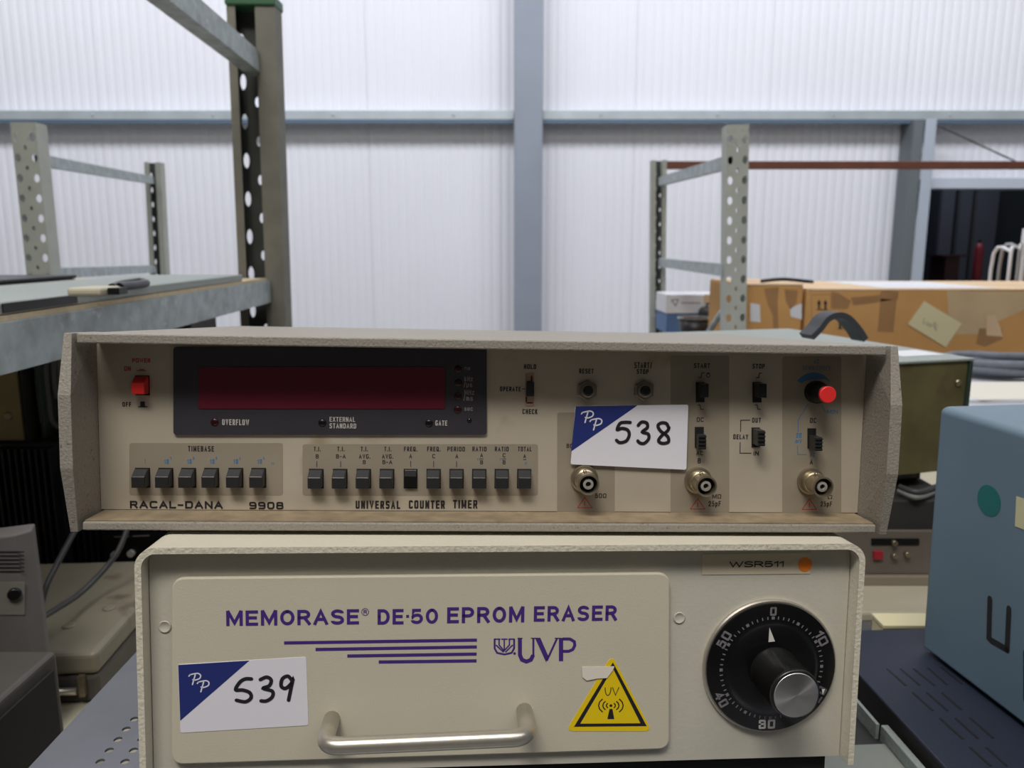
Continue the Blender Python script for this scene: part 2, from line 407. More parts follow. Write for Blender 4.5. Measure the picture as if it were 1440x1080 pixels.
# ---------------------------------------------------------------- the hall
YW = 6.0
WX0, WX1 = -7.0, 7.0
struct('floor', bx(WX0, WX1 + 1, -4, 11, -.05, 0), M_floor)
M_hall = mat('hall_lining', (168, 166, 160), .8)
struct('wall_left', bx(WX0 - .1, WX0 - .001, -4, YW - .001, 0, 5.6), M_hall)
struct('wall_right', bx(WX1 + .001, WX1 + .1, -4, YW - .001, 0, 5.6), M_hall)
struct('wall_front', bx(WX0, WX1, -4.1, -4, 0, 5.6), mat('front_lining', (96, 92, 86), .8))
struct('ceiling', bx(WX0, WX1, -4, YW + .1, 5.62, 5.7), M_hall)
ox0 = at(1293, 400, YW).x; oz1 = at(1300, 262, YW).z            # opening through to the next room
def ribsheet(x0, x1, z0, z1, pitch=.066, d=.004):
    bm = B(); n = max(1, round((x1 - x0) / pitch)); p = (x1 - x0) / n; prof = [(x0 + .001, .012)]
    prof.append((x0 + .001, 0))
    for i in range(n):
        a = x0 + i * p
        prof += [(a + p * .12, 0), (a + p * .3, -d), (a + p * .72, -d), (a + p * .9, 0)]
    prof += [(x1 - .001, 0), (x1 - .001, .012)]
    r0 = [bm.verts.new((x, YW + y, z0)) for x, y in prof]; r1 = [bm.verts.new((x, YW + y, z1)) for x, y in prof]
    for i in range(len(prof) - 1): bm.faces.new((r0[i], r0[i + 1], r1[i + 1], r1[i]))
    bm.faces.new((r0[0], r1[0], r1[-1], r0[-1]))
    return bm
ZT = 5.6
root = struct('wall_back', bx(WX0, ox0, YW + .012, YW + .09, 0, ZT), mat('wall_core', (170, 172, 178), .7))
for a, b, z0, z1 in ((ox0, WX1, oz1, ZT),):
    link('wall_core', bx(a, b, YW + .012, YW + .09, z0, z1), M_wall, root)
x = WX0
seam = at(890, 300, YW).x; x = seam - 8 * 1.0
while x < WX1:
    x1 = min(x + 1.0, WX1)
    if x < ox0 < x1:
        link('wall_panel', ribsheet(x, ox0, 0.02, ZT), M_wall, root); link('wall_panel', ribsheet(ox0, x1, oz1, ZT), M_wall, root)
    elif x >= ox0: link('wall_panel', ribsheet(x, x1, oz1, ZT), M_wall, root)
    else: link('wall_panel', ribsheet(x, x1, 0.02, ZT), M_wall, root)
    x = x1
# central column and girts
ca = at(723, 200, YW - .2).x; cb = at(763, 200, YW - .2).x
bm = bx(ca, cb, YW - .2, YW - .188, 0, ZT); box(bm, ca, cb, YW - .022, YW - .01, 0, ZT); box(bm, (ca + cb) / 2 - .005, (ca + cb) / 2 + .005, YW - .19, YW - .02, 0, ZT)
struct('trim_1', bm, M_steelpaint, bevel=.004)
zg1 = at(720, 155, YW - .14).z; zg0 = at(720, 168, YW - .14).z; zlip = at(720, 173.5, YW - .14).z
for i, (a, b) in enumerate(((WX0, ca - .003), (cb + .003, WX1))):
    g = struct('trim_%d' % (i + 2), bx(a, b, YW - .14, YW - .135, zg0, zg1), M_galv, bevel=.002)
    bm = bx(a, b, YW - .134, YW - .008, zg1 - .004, zg1); box(bm, a, b, YW - .134, YW - .008, zg0, zg0 + .004)
    link('flange', bm, M_galv, g)
    link('lip', bx(a, b, YW - .141, YW - .13, zlip, zg0 - .001), M_girtlip, g)
    for k in range(8):
        xx = a + (k + .5) * (b - a) / 8
        link('bolt', lathe(B(), [(.009, 0), (.009, .006), (.005, .008)], Matrix.Translation((xx, YW - .14, (zg0 + zg1) / 2)) @ Matrix.Rotation(math.radians(90), 4, 'X'), n=6, smooth=False), M_galv, g)
# second column beside the opening
xa, xb, xc = at(1275, 300, YW - .2).x, at(1289, 300, YW - .2).x, at(1304, 300, YW - .2).x
xo = at(1262, 300, YW - .2).x - xa + .06
zc = zg0 - .01
c2 = struct('trim_4', bx(xa, xb, YW - .2, YW - .01, 0, zc), mat('dark_steel', (100, 108, 112), .6), bevel=.003)
link('flange', bx(xb, xc, YW - .22, YW - .21, 0, zc), mat('pale_steel', (172, 182, 196), .5), c2, bevel=.003)
lz0, lz1 = at(1370, 266, YW - .1).z, at(1370, 251, YW - .1).z
struct('trim_5', bx(xc + .004, WX1, YW - .16, YW - .01, lz0, lz1), mat('pale_lintel', (190, 198, 212), .5), bevel=.004)
# stay wire
pw = [at(1316, 175, YW - .16), at(1380, 205, YW - .16), at(1452, 238, YW - .16)]
tag(link('stay_wire', tube(B(), pw, .006, 6), M_cabledark), 'thin dark stay wire slanting down the wall at upper right', 'wire')
# the dim room seen through the opening
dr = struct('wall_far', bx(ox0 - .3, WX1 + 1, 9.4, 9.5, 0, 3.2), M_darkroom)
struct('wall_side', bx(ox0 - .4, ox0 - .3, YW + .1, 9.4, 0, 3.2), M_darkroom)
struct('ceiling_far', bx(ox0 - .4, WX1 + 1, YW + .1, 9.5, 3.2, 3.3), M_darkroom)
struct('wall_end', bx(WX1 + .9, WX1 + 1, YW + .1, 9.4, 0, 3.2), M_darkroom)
for i, (px0, px1) in enumerate(((1308, 1328), (1333, 1352), (1356, 1388))):
    a, b = at(px0, 300, 9.3).x, at(px1, 300, 9.3).x
    lk = thing('locker', ['narrow dark grey cabinet at the left of the doorway', 'middle dark grey cabinet seen through the doorway', 'wide dark grey cabinet right of the other two in the doorway'][i], 'cabinet', loc=(a, 9.1, 0))
    h = at(1320, 325, 9.1).z + (.35 if i < 2 else 0)
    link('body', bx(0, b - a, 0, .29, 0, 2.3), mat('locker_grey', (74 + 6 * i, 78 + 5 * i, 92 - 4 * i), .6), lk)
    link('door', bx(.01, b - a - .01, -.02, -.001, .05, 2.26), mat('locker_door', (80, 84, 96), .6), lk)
    link('handle', bx(.04, .055, -.04, -.021, 1.1, 1.25), M_rim, lk)
p = at(1328, 390, 8.5); q = at(1342, 358, 8.5)
def crate(name, label, cat, x0, x1, y0, y1, z0, z1, m):
    t = thing(name, label, cat, loc=((x0 + x1) / 2, (y0 + y1) / 2, z0)); w_, d_, h_ = (x1 - x0) / 2, (y1 - y0) / 2, z1 - z0
    link('body', bx(-w_, w_, -d_, d_, 0, h_), m, t, bevel=min(w_, h_) * .06)
    return t
def stand(name, label, x0, x1, y0, y1, ztop, m, mt=None, thick=.03, leg=.04):
    t = thing(name, label, 'table', loc=((x0 + x1) / 2, (y0 + y1) / 2, 0)); w_, d_ = (x1 - x0) / 2, (y1 - y0) / 2
    link('tabletop', bx(-w_, w_, -d_, d_, ztop - thick, ztop), mt or m, t, bevel=.003)
    for sx in (-1, 1):
        for sy in (-1, 1):
            cx, cy = sx * (w_ - leg), sy * (d_ - leg)
            link('leg', bx(cx - leg / 2, cx + leg / 2, cy - leg / 2, cy + leg / 2, 0, ztop - thick), m, t, bevel=.003)
    return t
tz = at(1330, 392, 8.4).z
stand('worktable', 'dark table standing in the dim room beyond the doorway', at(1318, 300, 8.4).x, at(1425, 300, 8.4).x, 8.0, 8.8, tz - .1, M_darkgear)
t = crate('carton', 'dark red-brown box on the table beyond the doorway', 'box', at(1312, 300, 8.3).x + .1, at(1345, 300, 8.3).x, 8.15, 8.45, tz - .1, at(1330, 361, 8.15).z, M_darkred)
hgt = at(1330, 361, 8.15).z - (tz - .1)
link('lid', bx(-.13, .13, -.16, .16, hgt + .001, hgt + .02), M_darkred, t)
fe = thing('fire_extinguisher', 'small red bottle shape in the dark room beyond the doorway', 'extinguisher', loc=(at(1377, 350, 8.2).x, 8.2, tz - .1))
k = at(1377, 336, 8.2).z - (tz - .1)
link('body', lathe(B(), [(.035, 0), (.045, .02), (.045, k * .8), (.02, k * .92)], n=16), mat('dull_red', (150, 50, 62), .5), fe)
link('valve', lathe(B(), [(.014, k * .921), (.014, k)], n=10), M_black, fe)

# ---------------------------------------------------------------- perforated uprights and racks
def perf(bm, Mx, H, cols, z_top_off=0.0, maxz=None):
    """a flat strip in Mx's x/z plane, z from 0 down to -H; cols = [(x0, x1, pitch, offset, rx, rz)]; holes as real openings"""
    for (x0, x1, pitch, off, rx, rz) in cols:
        cx = (x0 + x1) / 2
        def quad(za, zb):
            if za - zb > 1e-5: bm.faces.new([bm.verts.new(Mx @ Vector(p)) for p in ((x0, 0, za), (x1, 0, za), (x1, 0, zb), (x0, 0, zb))])
        lim = maxz or H; z = -off; quad(0, z); n = 12
        while z - pitch > -lim:
            za, zb = z, z - pitch; cz = (za + zb) / 2; outer = []; inner = []
            hx, hz = (x1 - x0) / 2, pitch / 2; g_ = math.atan2(hz, hx)
            angs = sorted([2 * math.pi * (k + .5) / 12 for k in range(12)] + [g_, math.pi - g_, math.pi + g_, 2 * math.pi - g_]); n = len(angs)
            for a in angs:
                ca_, sa = math.cos(a), math.sin(a)
                t = min(hx / max(1e-9, abs(ca_)), hz / max(1e-9, abs(sa)))
                outer.append((cx + ca_ * t, cz + sa * t)); inner.append((cx + rx * ca_, cz + rz * sa))
            ov = [bm.verts.new(Mx @ Vector((a, 0, b))) for a, b in outer]; iv = [bm.verts.new(Mx @ Vector((a, 0, b))) for a, b in inner]
            for k in range(n): bm.faces.new((ov[k], ov[(k + 1) % n], iv[(k + 1) % n], iv[k]))
            z -= pitch
        quad(z, -H)
    bmesh.ops.remove_doubles(bm, verts=bm.verts, dist=1e-5)
    return bm
def post_axes(top, bot, yaw=0):
    z = (top - bot).normalized(); x = Vector((math.cos(yaw), math.sin(yaw), 0)); x = (x - z * x.dot(z)).normalized(); y = z.cross(x)
    Mx = Matrix((x, y, z)).transposed().to_4x4(); Mx.translation = top
    return Mx
def extend(top, mid, z=0.0):
    t = (z - top.z) / (mid.z - top.z); return top + (mid - top) * t
def plate(bm, Mx, x0, x1, y0, y1, H): return box(bm, x0, x1, y0, y1, -H, 0, M=Mx)
def solid(o, th=.002):
    s = o.modifiers.new('solid', 'SOLIDIFY'); s.thickness = th; s.offset = 0; return o
def upright_closed(parent, Minv, top, mid, W, D, pitch, vis, yaw=0):
    "omega post with its perforated face towards the viewer"
    bot = extend(top, mid); H = (top - bot).length; Mx = Minv @ post_axes(top, bot, yaw)
    s = W / 2
    o = solid(link('post', perf(B(), Mx, H, [(-s, -s * .33, pitch, .012, W * .12, pitch * .21), (-s * .33, s * .33, pitch, .012 + pitch / 2, W * .06, pitch * .12), (s * .33, s, pitch, .012, W * .12, pitch * .21)], maxz=vis), M_post, parent))
    bm = B(); plate(bm, Mx, -s, -s + .002, .0015, D, H); plate(bm, Mx, s - .002, s, .0015, D, H)
    plate(bm, Mx, -s + .002, -s + .014, D - .002, D, H); plate(bm, Mx, s - .014, s - .002, D - .002, D, H)
    link('post_flange', bm, M_post, parent)
    link('foot_plate', bx(-.06, .06, -.05, .07, 0, .006, M=Minv @ Matrix.Translation(bot)), M_post, parent)
    return o
def upright_open(parent, Minv, top, mid, W, D, pitch, vis, mlip, mweb, lip=.22, rlip=.4, yaw=0):
    "channel post seen from its open side: lips in front, perforated web behind"
    bot = extend(top, mid); H = (top - bot).length; Mx = Minv @ post_axes(top, bot, yaw); s = W / 2
    xl = -s + W * lip; xr = s - W * rlip; c = (xl + xr) / 2
    Mw = Mx @ Matrix.Translation((0, D, 0)); sp = -s + W * .22 if top.x < -.3 else c + W * .03
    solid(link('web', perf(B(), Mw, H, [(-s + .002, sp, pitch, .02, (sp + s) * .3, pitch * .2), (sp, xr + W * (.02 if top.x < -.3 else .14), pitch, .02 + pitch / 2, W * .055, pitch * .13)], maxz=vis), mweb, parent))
    bm = B(); plate(bm, Mx, -s, xl, 0, .002, H); plate(bm, Mx, -s, -s + .002, .002, D, H)
    link('left_flange', bm, mlip, parent)
    bm = B(); plate(bm, Mx, xr + W * .02, s, 0, .002, H); plate(bm, Mx, s - .002, s, .002, D, H); plate(bm, Mx, xr, xr + .002, .002, D * .98, H)
    link('right_flange', bm, mlip, parent)
    link('foot_plate', bx(-.06, .06, -.05, .07, 0, .006, M=Minv @ Matrix.Translation(bot)), mlip, parent)
    return Mx
def bar(name, parent, Mi, a, b, h, w_, m, bevel=.002, chan=True):
    "a C-section rail from a to b (world points at the rail's top edge centre)"
    d = (b - a).normalized(); side = d.cross(Vector((0, 0, 1))).normalized(); up = side.cross(d).normalized()
    L_ = (b - a).length; R = Matrix((side, d, up)).transposed().to_4x4(); R.translation = a; R = Mi @ R
    bm = B(); box(bm, w_ / 2 - .003, w_ / 2, 0, L_, -h, 0, M=R); box(bm, -w_ / 2, w_ / 2 - .003, 0, L_, -.003, 0, M=R); box(bm, -w_ / 2, -w_ / 2 + .003, 0, L_, -h + .0031, -.0031, M=R)
    if chan: box(bm, -w_ / 2, w_ / 2 - .003, 0, L_, -h, -h + .003, M=R)
    return link(name, bm, m, parent)
# near left rack: tall post, two rails running past the viewer, chipboard deck
top = at(352, 6, 1.7); mid = at(370, 455, 1.7)
botp = extend(top, mid)
rk = thing('storage_rack', 'tall perforated rack post with green cap and two galvanised rails at left', 'rack', loc=(botp.x, botp.y, 0)); Mi = Matrix.Translation(-rk.location)
Mx = upright_open(rk, Mi, top, mid, .1, .05, .082, 1.2, M_postbrown, M_postshade, lip=.18, rlip=.42)
link('cap', bx(-.052, .052, -.006, .056, -.002, .018, M=Mx), M_green, rk, bevel=.003)
A = at(374, 394, 1.7); Bp = at(-60, 467, .66)
zr = A.z; A = Vector((A.x - .004, 1.695, zr)); Bp = onz(0, 451, zr); dd = (Bp - A); Bp = A + dd * 1.95
bar('rail', rk, Mi, A, Bp, .048, .03, M_beam)
ze = at(372, 72, 1.7).z; A2 = Vector((A.x, 1.695, ze)); e2 = onz(262, -6, ze); B2 = A2 + (e2 - A2) * 3.2
bar('rail', rk, Mi, A2, B2, .042, .034, M_beam)
# deck on the lower rail
dl_ = (Bp - A).normalized(); sl = Vector((dl_.y, -dl_.x, 0)); sl = sl if sl.x < 0 else -sl
R = Matrix((dl_, sl, Vector((0, 0, 1)))).transposed().to_4x4(); R.translation = A; DL = (Bp - A).length
link('deck', bx(.02, DL - .02, -.012, .5, .0005, .0055, M=Mi @ R), M_chip, rk)
# far side posts of the same bay, outside the frame, that carry the deck
for sx, sy in ((.02, .47), (DL - .06, .47), (DL - .06, -.01)):
    P_ = R @ Vector((sx, sy, 0)); link('post', bx(P_.x - .02, P_.x + .02, P_.y - .02, P_.y + .02, 0, P_.z - .001, M=Mi), M_postbrown, rk)
for sx in (.02, DL - .06): 
    pass
zdeck = zr + .0055

# far left rack
rl = thing('storage_rack', 'grey-green perforated rack frame standing by the wall at far left', 'rack', loc=(at(40, 400, 2.1).x, 2.1, 0)); Mi = Matrix.Translation(-rl.location)
t1 = at(32, 172, 2.1); m1 = at(57, 410, 2.1); upright_closed(rl, Mi, t1, m1, .066, .05, .052, .62)
t2 = at(214, 228, 3.2); m2 = at(223, 400, 3.2)
upright_open(rl, Mi, t2, m2, .066, .04, .058, .7, M_post, M_postshade, lip=.3, rlip=.35)
def rung(parent, Mi, pa, Ya, pb, Yb, h=.03, m=None):
    a, b = at(*pa, Ya), at(*pb, Yb); return bar('rung', parent, Mi, a, b, h, .022, m or M_beam)
rung(rl, Mi, (54, 217), 2.13, (212, 248), 3.19); rung(rl, Mi, (70, 377), 2.13, (216, 373), 3.19)
# right rack
rg = thing('storage_rack', 'grey-green perforated rack frame with rusty brown beam at right', 'rack', loc=(at(1037, 400, 2.1).x, 2.1, 0)); Mi = Matrix.Translation(-rg.location)
t1 = at(1038, 175, 2.1); m1 = at(1034, 468, 2.1); upright_closed(rg, Mi, t1, m1, .058, .05, .052, .9)
t2 = at(927, 225, 3.2); m2 = at(925, 468, 3.2)
upright_open(rg, Mi, t2, m2, .062, .04, .058, 1.0, M_post, M_postshade, lip=.3, rlip=.28)
rung(rg, Mi, (1026, 219), 2.12, (930, 249), 3.19, .034); rung(rg, Mi, (1022, 371), 2.12, (930, 363), 3.19, .034)
link('brace', tube(B(), [Mi @ at(1017, 436, 2.16), Mi @ at(985, 485, 2.45)], .009, 8), M_beam, rg)
za, zb = at(1000, 228, 3.24).z, at(1000, 238.5, 3.24).z
link('beam', bx(at(934, 230, 3.24).x, at(1441, 230, 3.24).x + .5, 3.2, 3.24, zb, za, M=Mi), M_rust, rg, bevel=.003)
xe = at(1441, 230, 3.24).x + .5
link('post', bx(xe, xe + .06, 3.19, 3.25, 0, za + .1, M=Mi), M_post, rg)
link('post', bx(xe, xe + .06, 2.1, 2.16, 0, za + .1, M=Mi), M_post, rg)
link('deck', bx(.63, xe - .005, 2.165, 3.185, at(1300, 507, 2.2).z - .025, at(1300, 507, 2.2).z, M=Mi), M_chip, rg)

# ---------------------------------------------------------------- things on the near-left deck
def flat_box(name, label, cat, c, sx, sy, sz, yaw, m, bevel=.004):
    t = thing(name, label, cat, loc=c); t.rotation_euler = (0, 0, yaw)
    link('body', bx(-sx / 2, sx / 2, -sy / 2, sy / 2, 0, sz), m, t, bevel=bevel); return t
ya = math.atan2(dl_.y, dl_.x) + math.pi / 2
def deckpt(px, py): return onz(px, py, zdeck + .0005)
def ondeck(d, o): v = R @ Vector((d, o, 0)); return (v.x, v.y, zdeck + .0005)
DD = lambda Y: (A.y - Y) / -dl_.y            # distance along the deck at depth Y
t = flat_box('instrument', 'long low grey box with a black strip on its side, along the rail', 'device', ondeck(DD(1.02), .0905), .20, .98, .0125, ya, M_lidgrey, .002)
link('slot', bx(.1002, .1012, -.29, -.15, .002, .011), M_black, t)
zt_ = zdeck + .0135
t = flat_box('laptop', 'closed dark laptop lying on the rack deck at the left edge', 'laptop', ondeck(DD(1.12), .325), .26, .34, .014, ya, M_monitor)
link('lid', bx(-.13, .13, -.17, .17, .0145, .020), M_black, t, bevel=.002)
c = onz(134, 415, zt_); t = flat_box('power_adapter', 'small beige adapter block on the long low grey box', 'adapter', (c.x, c.y, zt_), .035, .05, .009, ya, mat('beige_plastic', (186, 180, 158), .5), .003)
link('plug', bx(.018, .030, -.010, .010, .001, .008), M_black, t)
pts = [onz(158, 411, zt_), onz(172, 405, zt_), onz(196, 401, zt_), onz(206, 404, zt_), onz(190, 407, zt_), onz(168, 410, zt_)]
pts = [Vector((p.x, p.y, zt_ + .0052)) for p in pts]
tag(link('power_cable', tube(B(), spline(pts), .005, 8), M_black), 'looped black cable on the low grey box behind the beige adapter', 'cable')

# ---------------------------------------------------------------- the stands at bench height
ZSH = EYE - .2865                                                       # perforated shelf level
ZL = at(60, 947, .72).z - .0
zb_left = EYE - .46
stand('side_bench', 'low bench at left holding the amplifiers, flat case and speaker', -.9, -.275, .22, 1.5, zb_left, M_postbrown, M_benchtop)
zb_r = at(1250, 861, .78).z
stand('cream_bench', 'cream-topped bench at right behind the white-cased equipment', .255, 1.5, .78, 1.40, zb_r, M_postbrown, M_benchtop, thick=.012)
ZR = at(1300, 507, 2.2).z
stand('rear_bench', 'pale grey bench with papers and cable, before the long carton', .33, 2.4, 1.42, 1.98, ZR, M_postbrown, mat('pale_bench', (176, 178, 184), .6))

# perforated shelf under the two instruments
SX0, SX1, SY0, SY1 = -.2693, .166, .30, .70
sh = thing('perforated_shelf', 'grey perforated metal shelf under the two stacked instruments', 'shelf', loc=((SX0 + SX1) / 2, (SY0 + SY1) / 2, 0)); Mi = Matrix.Translation(-sh.location)
flat = Matrix.Translation((0, 0, ZSH)) @ Matrix(((1, 0, 0, 0), (0, 0, 1, 0), (0, -1, 0, 0), (0, 0, 0, 1)))
# perf() works in x/z, z running down: map -z to +y of the shelf reversed
fl = Mi @ Matrix.Translation((0, SY1, ZSH - .0008)) @ Matrix(((1, 0, 0, 0), (0, 0, 1, 0), (0, 1, 0, 0), (0, 0, 0, 1)))
cols = []; x = -.2405
cols0 = (SX0, x)
while x + .014 < SX1 - .01: cols.append((x, x + .014, .01, .0025, .0024, .0024)); x += .014
bm = perf(B(), fl, SY1 - SY0, cols)
for a, b in (cols0, (x, SX1)): bm.faces.new([bm.verts.new(fl @ Vector(p)) for p in ((a, 0, 0), (b, 0, 0), (b, 0, -(SY1 - SY0)), (a, 0, -(SY1 - SY0)))])
bmesh.ops.remove_doubles(bm, verts=bm.verts, dist=1e-5)
o = link('perforated_top', bm, M_shelf, sh); solid(o, .0015)
bm = bx(SX0 - .0015, SX0, SY0, SY1, ZSH - .03, ZSH, M=Mi); box(bm, SX1, SX1 + .0015, SY0, SY1, ZSH - .03, ZSH, M=Mi); box(bm, SX0, SX1, SY0 - .0015, SY0, ZSH - .03, ZSH, M=Mi); box(bm, SX0, SX1, SY1, SY1 + .0015, ZSH - .03, ZSH, M=Mi)
link('folded_edge', bm, M_shelf, sh)
for sx in (SX0 + .02, SX1 - .02):
    for sy in (SY0 + .02, SY1 - .02): link('leg', bx(sx - .015, sx + .015, sy - .015, sy + .015, 0, ZSH - .002, M=Mi), M_shelf, sh)

# ---------------------------------------------------------------- counter-timer instrument
def pose(R, t): 
    m = Matrix(R).to_4x4(); m.translation = Vector(t) + Vector((0, 0, EYE)); return m
MR = pose(((0.99863, -0.04925, 0.01744), (0.04755, 0.99507, 0.08705), (-0.02164, -0.0861, 0.99605)), (-.21115, .35988, -.13733))
MU = pose(((0.99684, -0.07754, 0.01744), (0.07574, 0.99332, 0.08705), (-0.02407, -0.08545, 0.99605)), (-0.17646, 0.34025, -0.13773))
W, H, YP = .40, .0976, .022
ct = thing('counter_timer', 'taupe metal bench instrument with dark red display window, on top of the cream one', 'instrument', M=MR)
bar_h = .0048
link('top_cover', bx(0, W, 0, .26, H - bar_h, H), M_texgrey, ct, bevel=.0007)
link('bottom_cover', bx(0, W, 0, .26, .0008, .0050), M_texgrey, ct, bevel=.0007)
link('dusty_ledge', bx(0.0006, W - .0006, .0015, YP - .0003, .0051, .0056), M_floorlip, ct)
link('front_panel', bx(-.0012, W + .0012, YP, YP + .002, .0058, H - bar_h - .0003), M_panel, ct)
link('rear_panel', bx(.001, W - .001, .256, .2595, .0055, H - bar_h - .0003), M_texgrey, ct)
for s in (0, 1):
    X = (lambda v: v) if s == 0 else (lambda v: W - v)
    bm = B(); e = .0003; th = .0058; dl2 = .0022; fr = -.0075
    outer = [(0, H), (fr, H * .70), (fr, H * .34), (0, .0), (YP + .006, .0), (YP + .006, H)]
    inner = [(-.0018, 0, H), (.0006, fr, H * .70), (.0006, fr, H * .34), (-.0018, 0, 0), (-.0012, YP + .006, 0), (-.0012, YP + .006, H)]
    ov = [bm.verts.new((X(-th), y, z)) for y, z in outer]
    iv = [bm.verts.new((X(-e + x_), y, z)) for x_, y, z in inner]
    n = 6
    for i in range(n): bm.faces.new((ov[i], ov[(i + 1) % n], iv[(i + 1) % n], iv[i]))
    bm.faces.new(ov)
    pt = bm.verts.new((X(-.0014), YP, H)); pb = bm.verts.new((X(-.0014), YP, 0))
    bm.faces.new((iv[0], iv[1], pt)); bm.faces.new((iv[1], iv[2], pb, pt)); bm.faces.new((iv[2], iv[3], pb)); bm.faces.new((pt, pb, iv[4], iv[5]))
    bmesh.ops.remove_doubles(bm, verts=bm.verts, dist=1e-6)
    bmesh.ops.holes_fill(bm, edges=[e_ for e_ in bm.edges if len(e_.link_faces) == 1], sides=8)
    link('end_cheek', bm, M_texgrey, ct, bevel=.0006)
    x0, x1 = sorted((X(-.0042), X(-.0018)))
    link('side_panel', bx(x0, x1, YP + .0062, .26, .001, H - .001), M_texgrey, ct)
for fx in (.03, W - .03):
    for fy in (.03, .23): link('foot', bx(fx - .008, fx + .008, fy - .008, fy + .008, -.0006, .0007), M_rubber, ct)
SP = Surf(MR, (0, YP, 0))
def zone(x0, x1, y0, y1, m=M_zone, h=.00008, r=.0016, name='printed_zone', parent=ct, S_=SP, h0=0.0):
    return link(name, prism(B(), S_, pxrect(S_, x0, x1, y0, y1, r), h0, h), m, parent)
for z_ in ((182, 398, 623, 696.5), (425.5, 756.5, 624.5, 697), (783.5, 864.5, 580, 722), (943, 1025.5, 500, 722.5), (1100, 1183, 501, 722.5)): zone(*z_)
# display
bz = link('display_bezel', prism(B(), SP, pxrect(SP, 245, 684.5, 487.5, 611, .0018), 0, .0012), M_bezel, ct, label='black display surround')
link('display_window', prism(B(), SP, pxrect(SP, 280.5, 626, 516, 574, .0003), .0013, .0016), M_redwin, bz, label='dark red display window')
Mp = lambda S_, px, py, h=0.0: Matrix.Translation(S_.L(px, py, h)) @ Matrix((S_.ex, S_.ey if S_.ex.cross(S_.ey).dot(S_.n) > 0 else -S_.ey, S_.n)).transposed().to_4x4()
for px, py, m in ((303, 593.3, M_led), (454, 594.3, M_leddark), (603.5, 594.8, M_leddark), (644.2, 518.8, M_led), (644.6, 538, M_led), (644, 557, M_led), (643.8, 575.5, M_led), (660, 590.5, M_leddark)):
    r = .0017 if px < 650 else .001
    link('indicator_lamp', lathe(B(), [(r * 1.2, .0012), (r * 1.2, .00135), (r * .9, .0016), (r * .5, .0020)], Mp(SP, px, py), 16), m, bz)
SB = Surf(MR, (0, YP - .0013, 0))
def TB(s, x0, x1, y0, y1, m=M_ink, bold=.02, S_=SP, parent=ct, **k): return T(parent, S_, s, x0, x1, y0, y1, m, bold, **k)
TB('OVERFLOW', 312.5, 350.5, 589.5, 598, M_inkgrey, .015, SB, bz); TB('EXTERNAL', 463.5, 499.5, 586.3, 593.2, M_inkgrey, .015, SB, bz)
TB('STANDARD', 463.5, 501, 595.3, 602.5, M_inkgrey, .015, SB, bz); TB('GATE', 612.3, 629, 591.2, 598.5, M_inkgrey, .015, SB, bz)
TB('ns', 653.5, 661.5, 515, 520.5, M_inkgreydim, .01, SB, bz); TB('kHz', 653, 665, 529.3, 536.2, M_inkgreydim, .01, SB, bz); TB('/µs', 652, 664, 537.3, 544.5, M_inkgreydim, .01, SB, bz)
TB('MHz', 653, 667, 548, 555.3, M_inkgreydim, .01, SB, bz); TB('/ms', 651.5, 665, 556, 563.5, M_inkgreydim, .01, SB, bz); TB('sec', 653, 665, 571.5, 577.8, M_inkgreydim, .01, SB, bz)
# push buttons
def push(cx, cy, w_px, hole_h, m, out, name='push_button', first=None, S_=SP):
    k = S_.scale(cx, cy); a, b = S_.uv(cx, cy); hw = w_px * k / 2; hh = hole_h * k / 2
    if first:
        r = first.copy(); COL.objects.link(r); r.location = S_.p3(a, b); 
        for ch in first.children: c_ = ch.copy(); COL.objects.link(c_); c_.parent = r
        return r
    bm = B(); Q = Surf(Matrix.Identity(4), (0, 0, 0))
    fr = -out
    bw = hw * .9; top = hh * .92; bt = -hh * .78
    prof = [(0.0, top), (fr * .35, top), (fr, top - hh * .62), (fr, bt), (0.0, bt)]
    l = [bm.verts.new((-bw, y, z)) for y, z in prof]; r_ = [bm.verts.new((bw, y, z)) for y, z in prof]
    bm.faces.new(l); bm.faces.new(r_[::-1])
    for i in range(5): bm.faces.new((l[i], l[(i + 1) % 5], r_[(i + 1) % 5], r_[i]))
    o = link(name, bm, m, ct, bevel=.0004); o.location = S_.p3(a, b)
    link('button_recess', bx(-hw, hw, -.0002, .0002, -hh, hh), M_hole, o)
    return o
first = None
for cx in (201, 233.7, 265.8, 298, 332, 364.2): 
    o = push(cx, 671.8, 21, 29, M_btn, .0062, first=first); first = first or o
for i, cx in enumerate((445, 478.5, 511.7, 544.4, 577.4, 609.8, 642, 673.8, 705.4, 737)):
    if i == 4:
        push(cx, 673, 19.5, 28, M_black, .002).__setitem__('label', 'pushed-in glossy black push button')
    else: push(cx, 673, 21, 29, M_btn, .0062, first=first)
o = push(200.6, 542, 20, 28.5, M_redbtn, .0062, name='power_button'); o['label'] = 'red square power button'
ink = [('TIMEBASE', 264.5, 301, 627, 635, M_ink), ('1', 203.3, 205, 645.5, 651.5, M_inkbluedim), ('n', 381.8, 385.8, 649.5, 653.8, M_inkblue)]
for i, x0 in enumerate((231, 263.2, 295.3, 328.4, 362)):
    ink += [('10', x0, x0 + 6.4, 645.6, 652.4, M_inkblue), (str(i + 1), x0 + 8, x0 + 10.2, 642.3, 646.4, M_inkblue)]
ink += [('POWER', 186, 211.7, 503.8, 510, M_inkred), ('ON', 174.6, 184, 515, 521.5, M_inkred), ('OFF', 172.2, 184.6, 565.2, 572, M_ink)]
for s, x0, x1, y0, y1, m in ink: TB(s, x0, x1, y0, y1, m)
strokes('lettering', ct, SP, [[(192.5, 521.2), (205.5, 521.2)], [(196, 519.6), (202.5, 519.6)]], 1.4, M_inkred, caps=0)
strokes('lettering', ct, SP, [[(194.5, 572), (207.5, 572)]], 1.4, M_ink, caps=0)
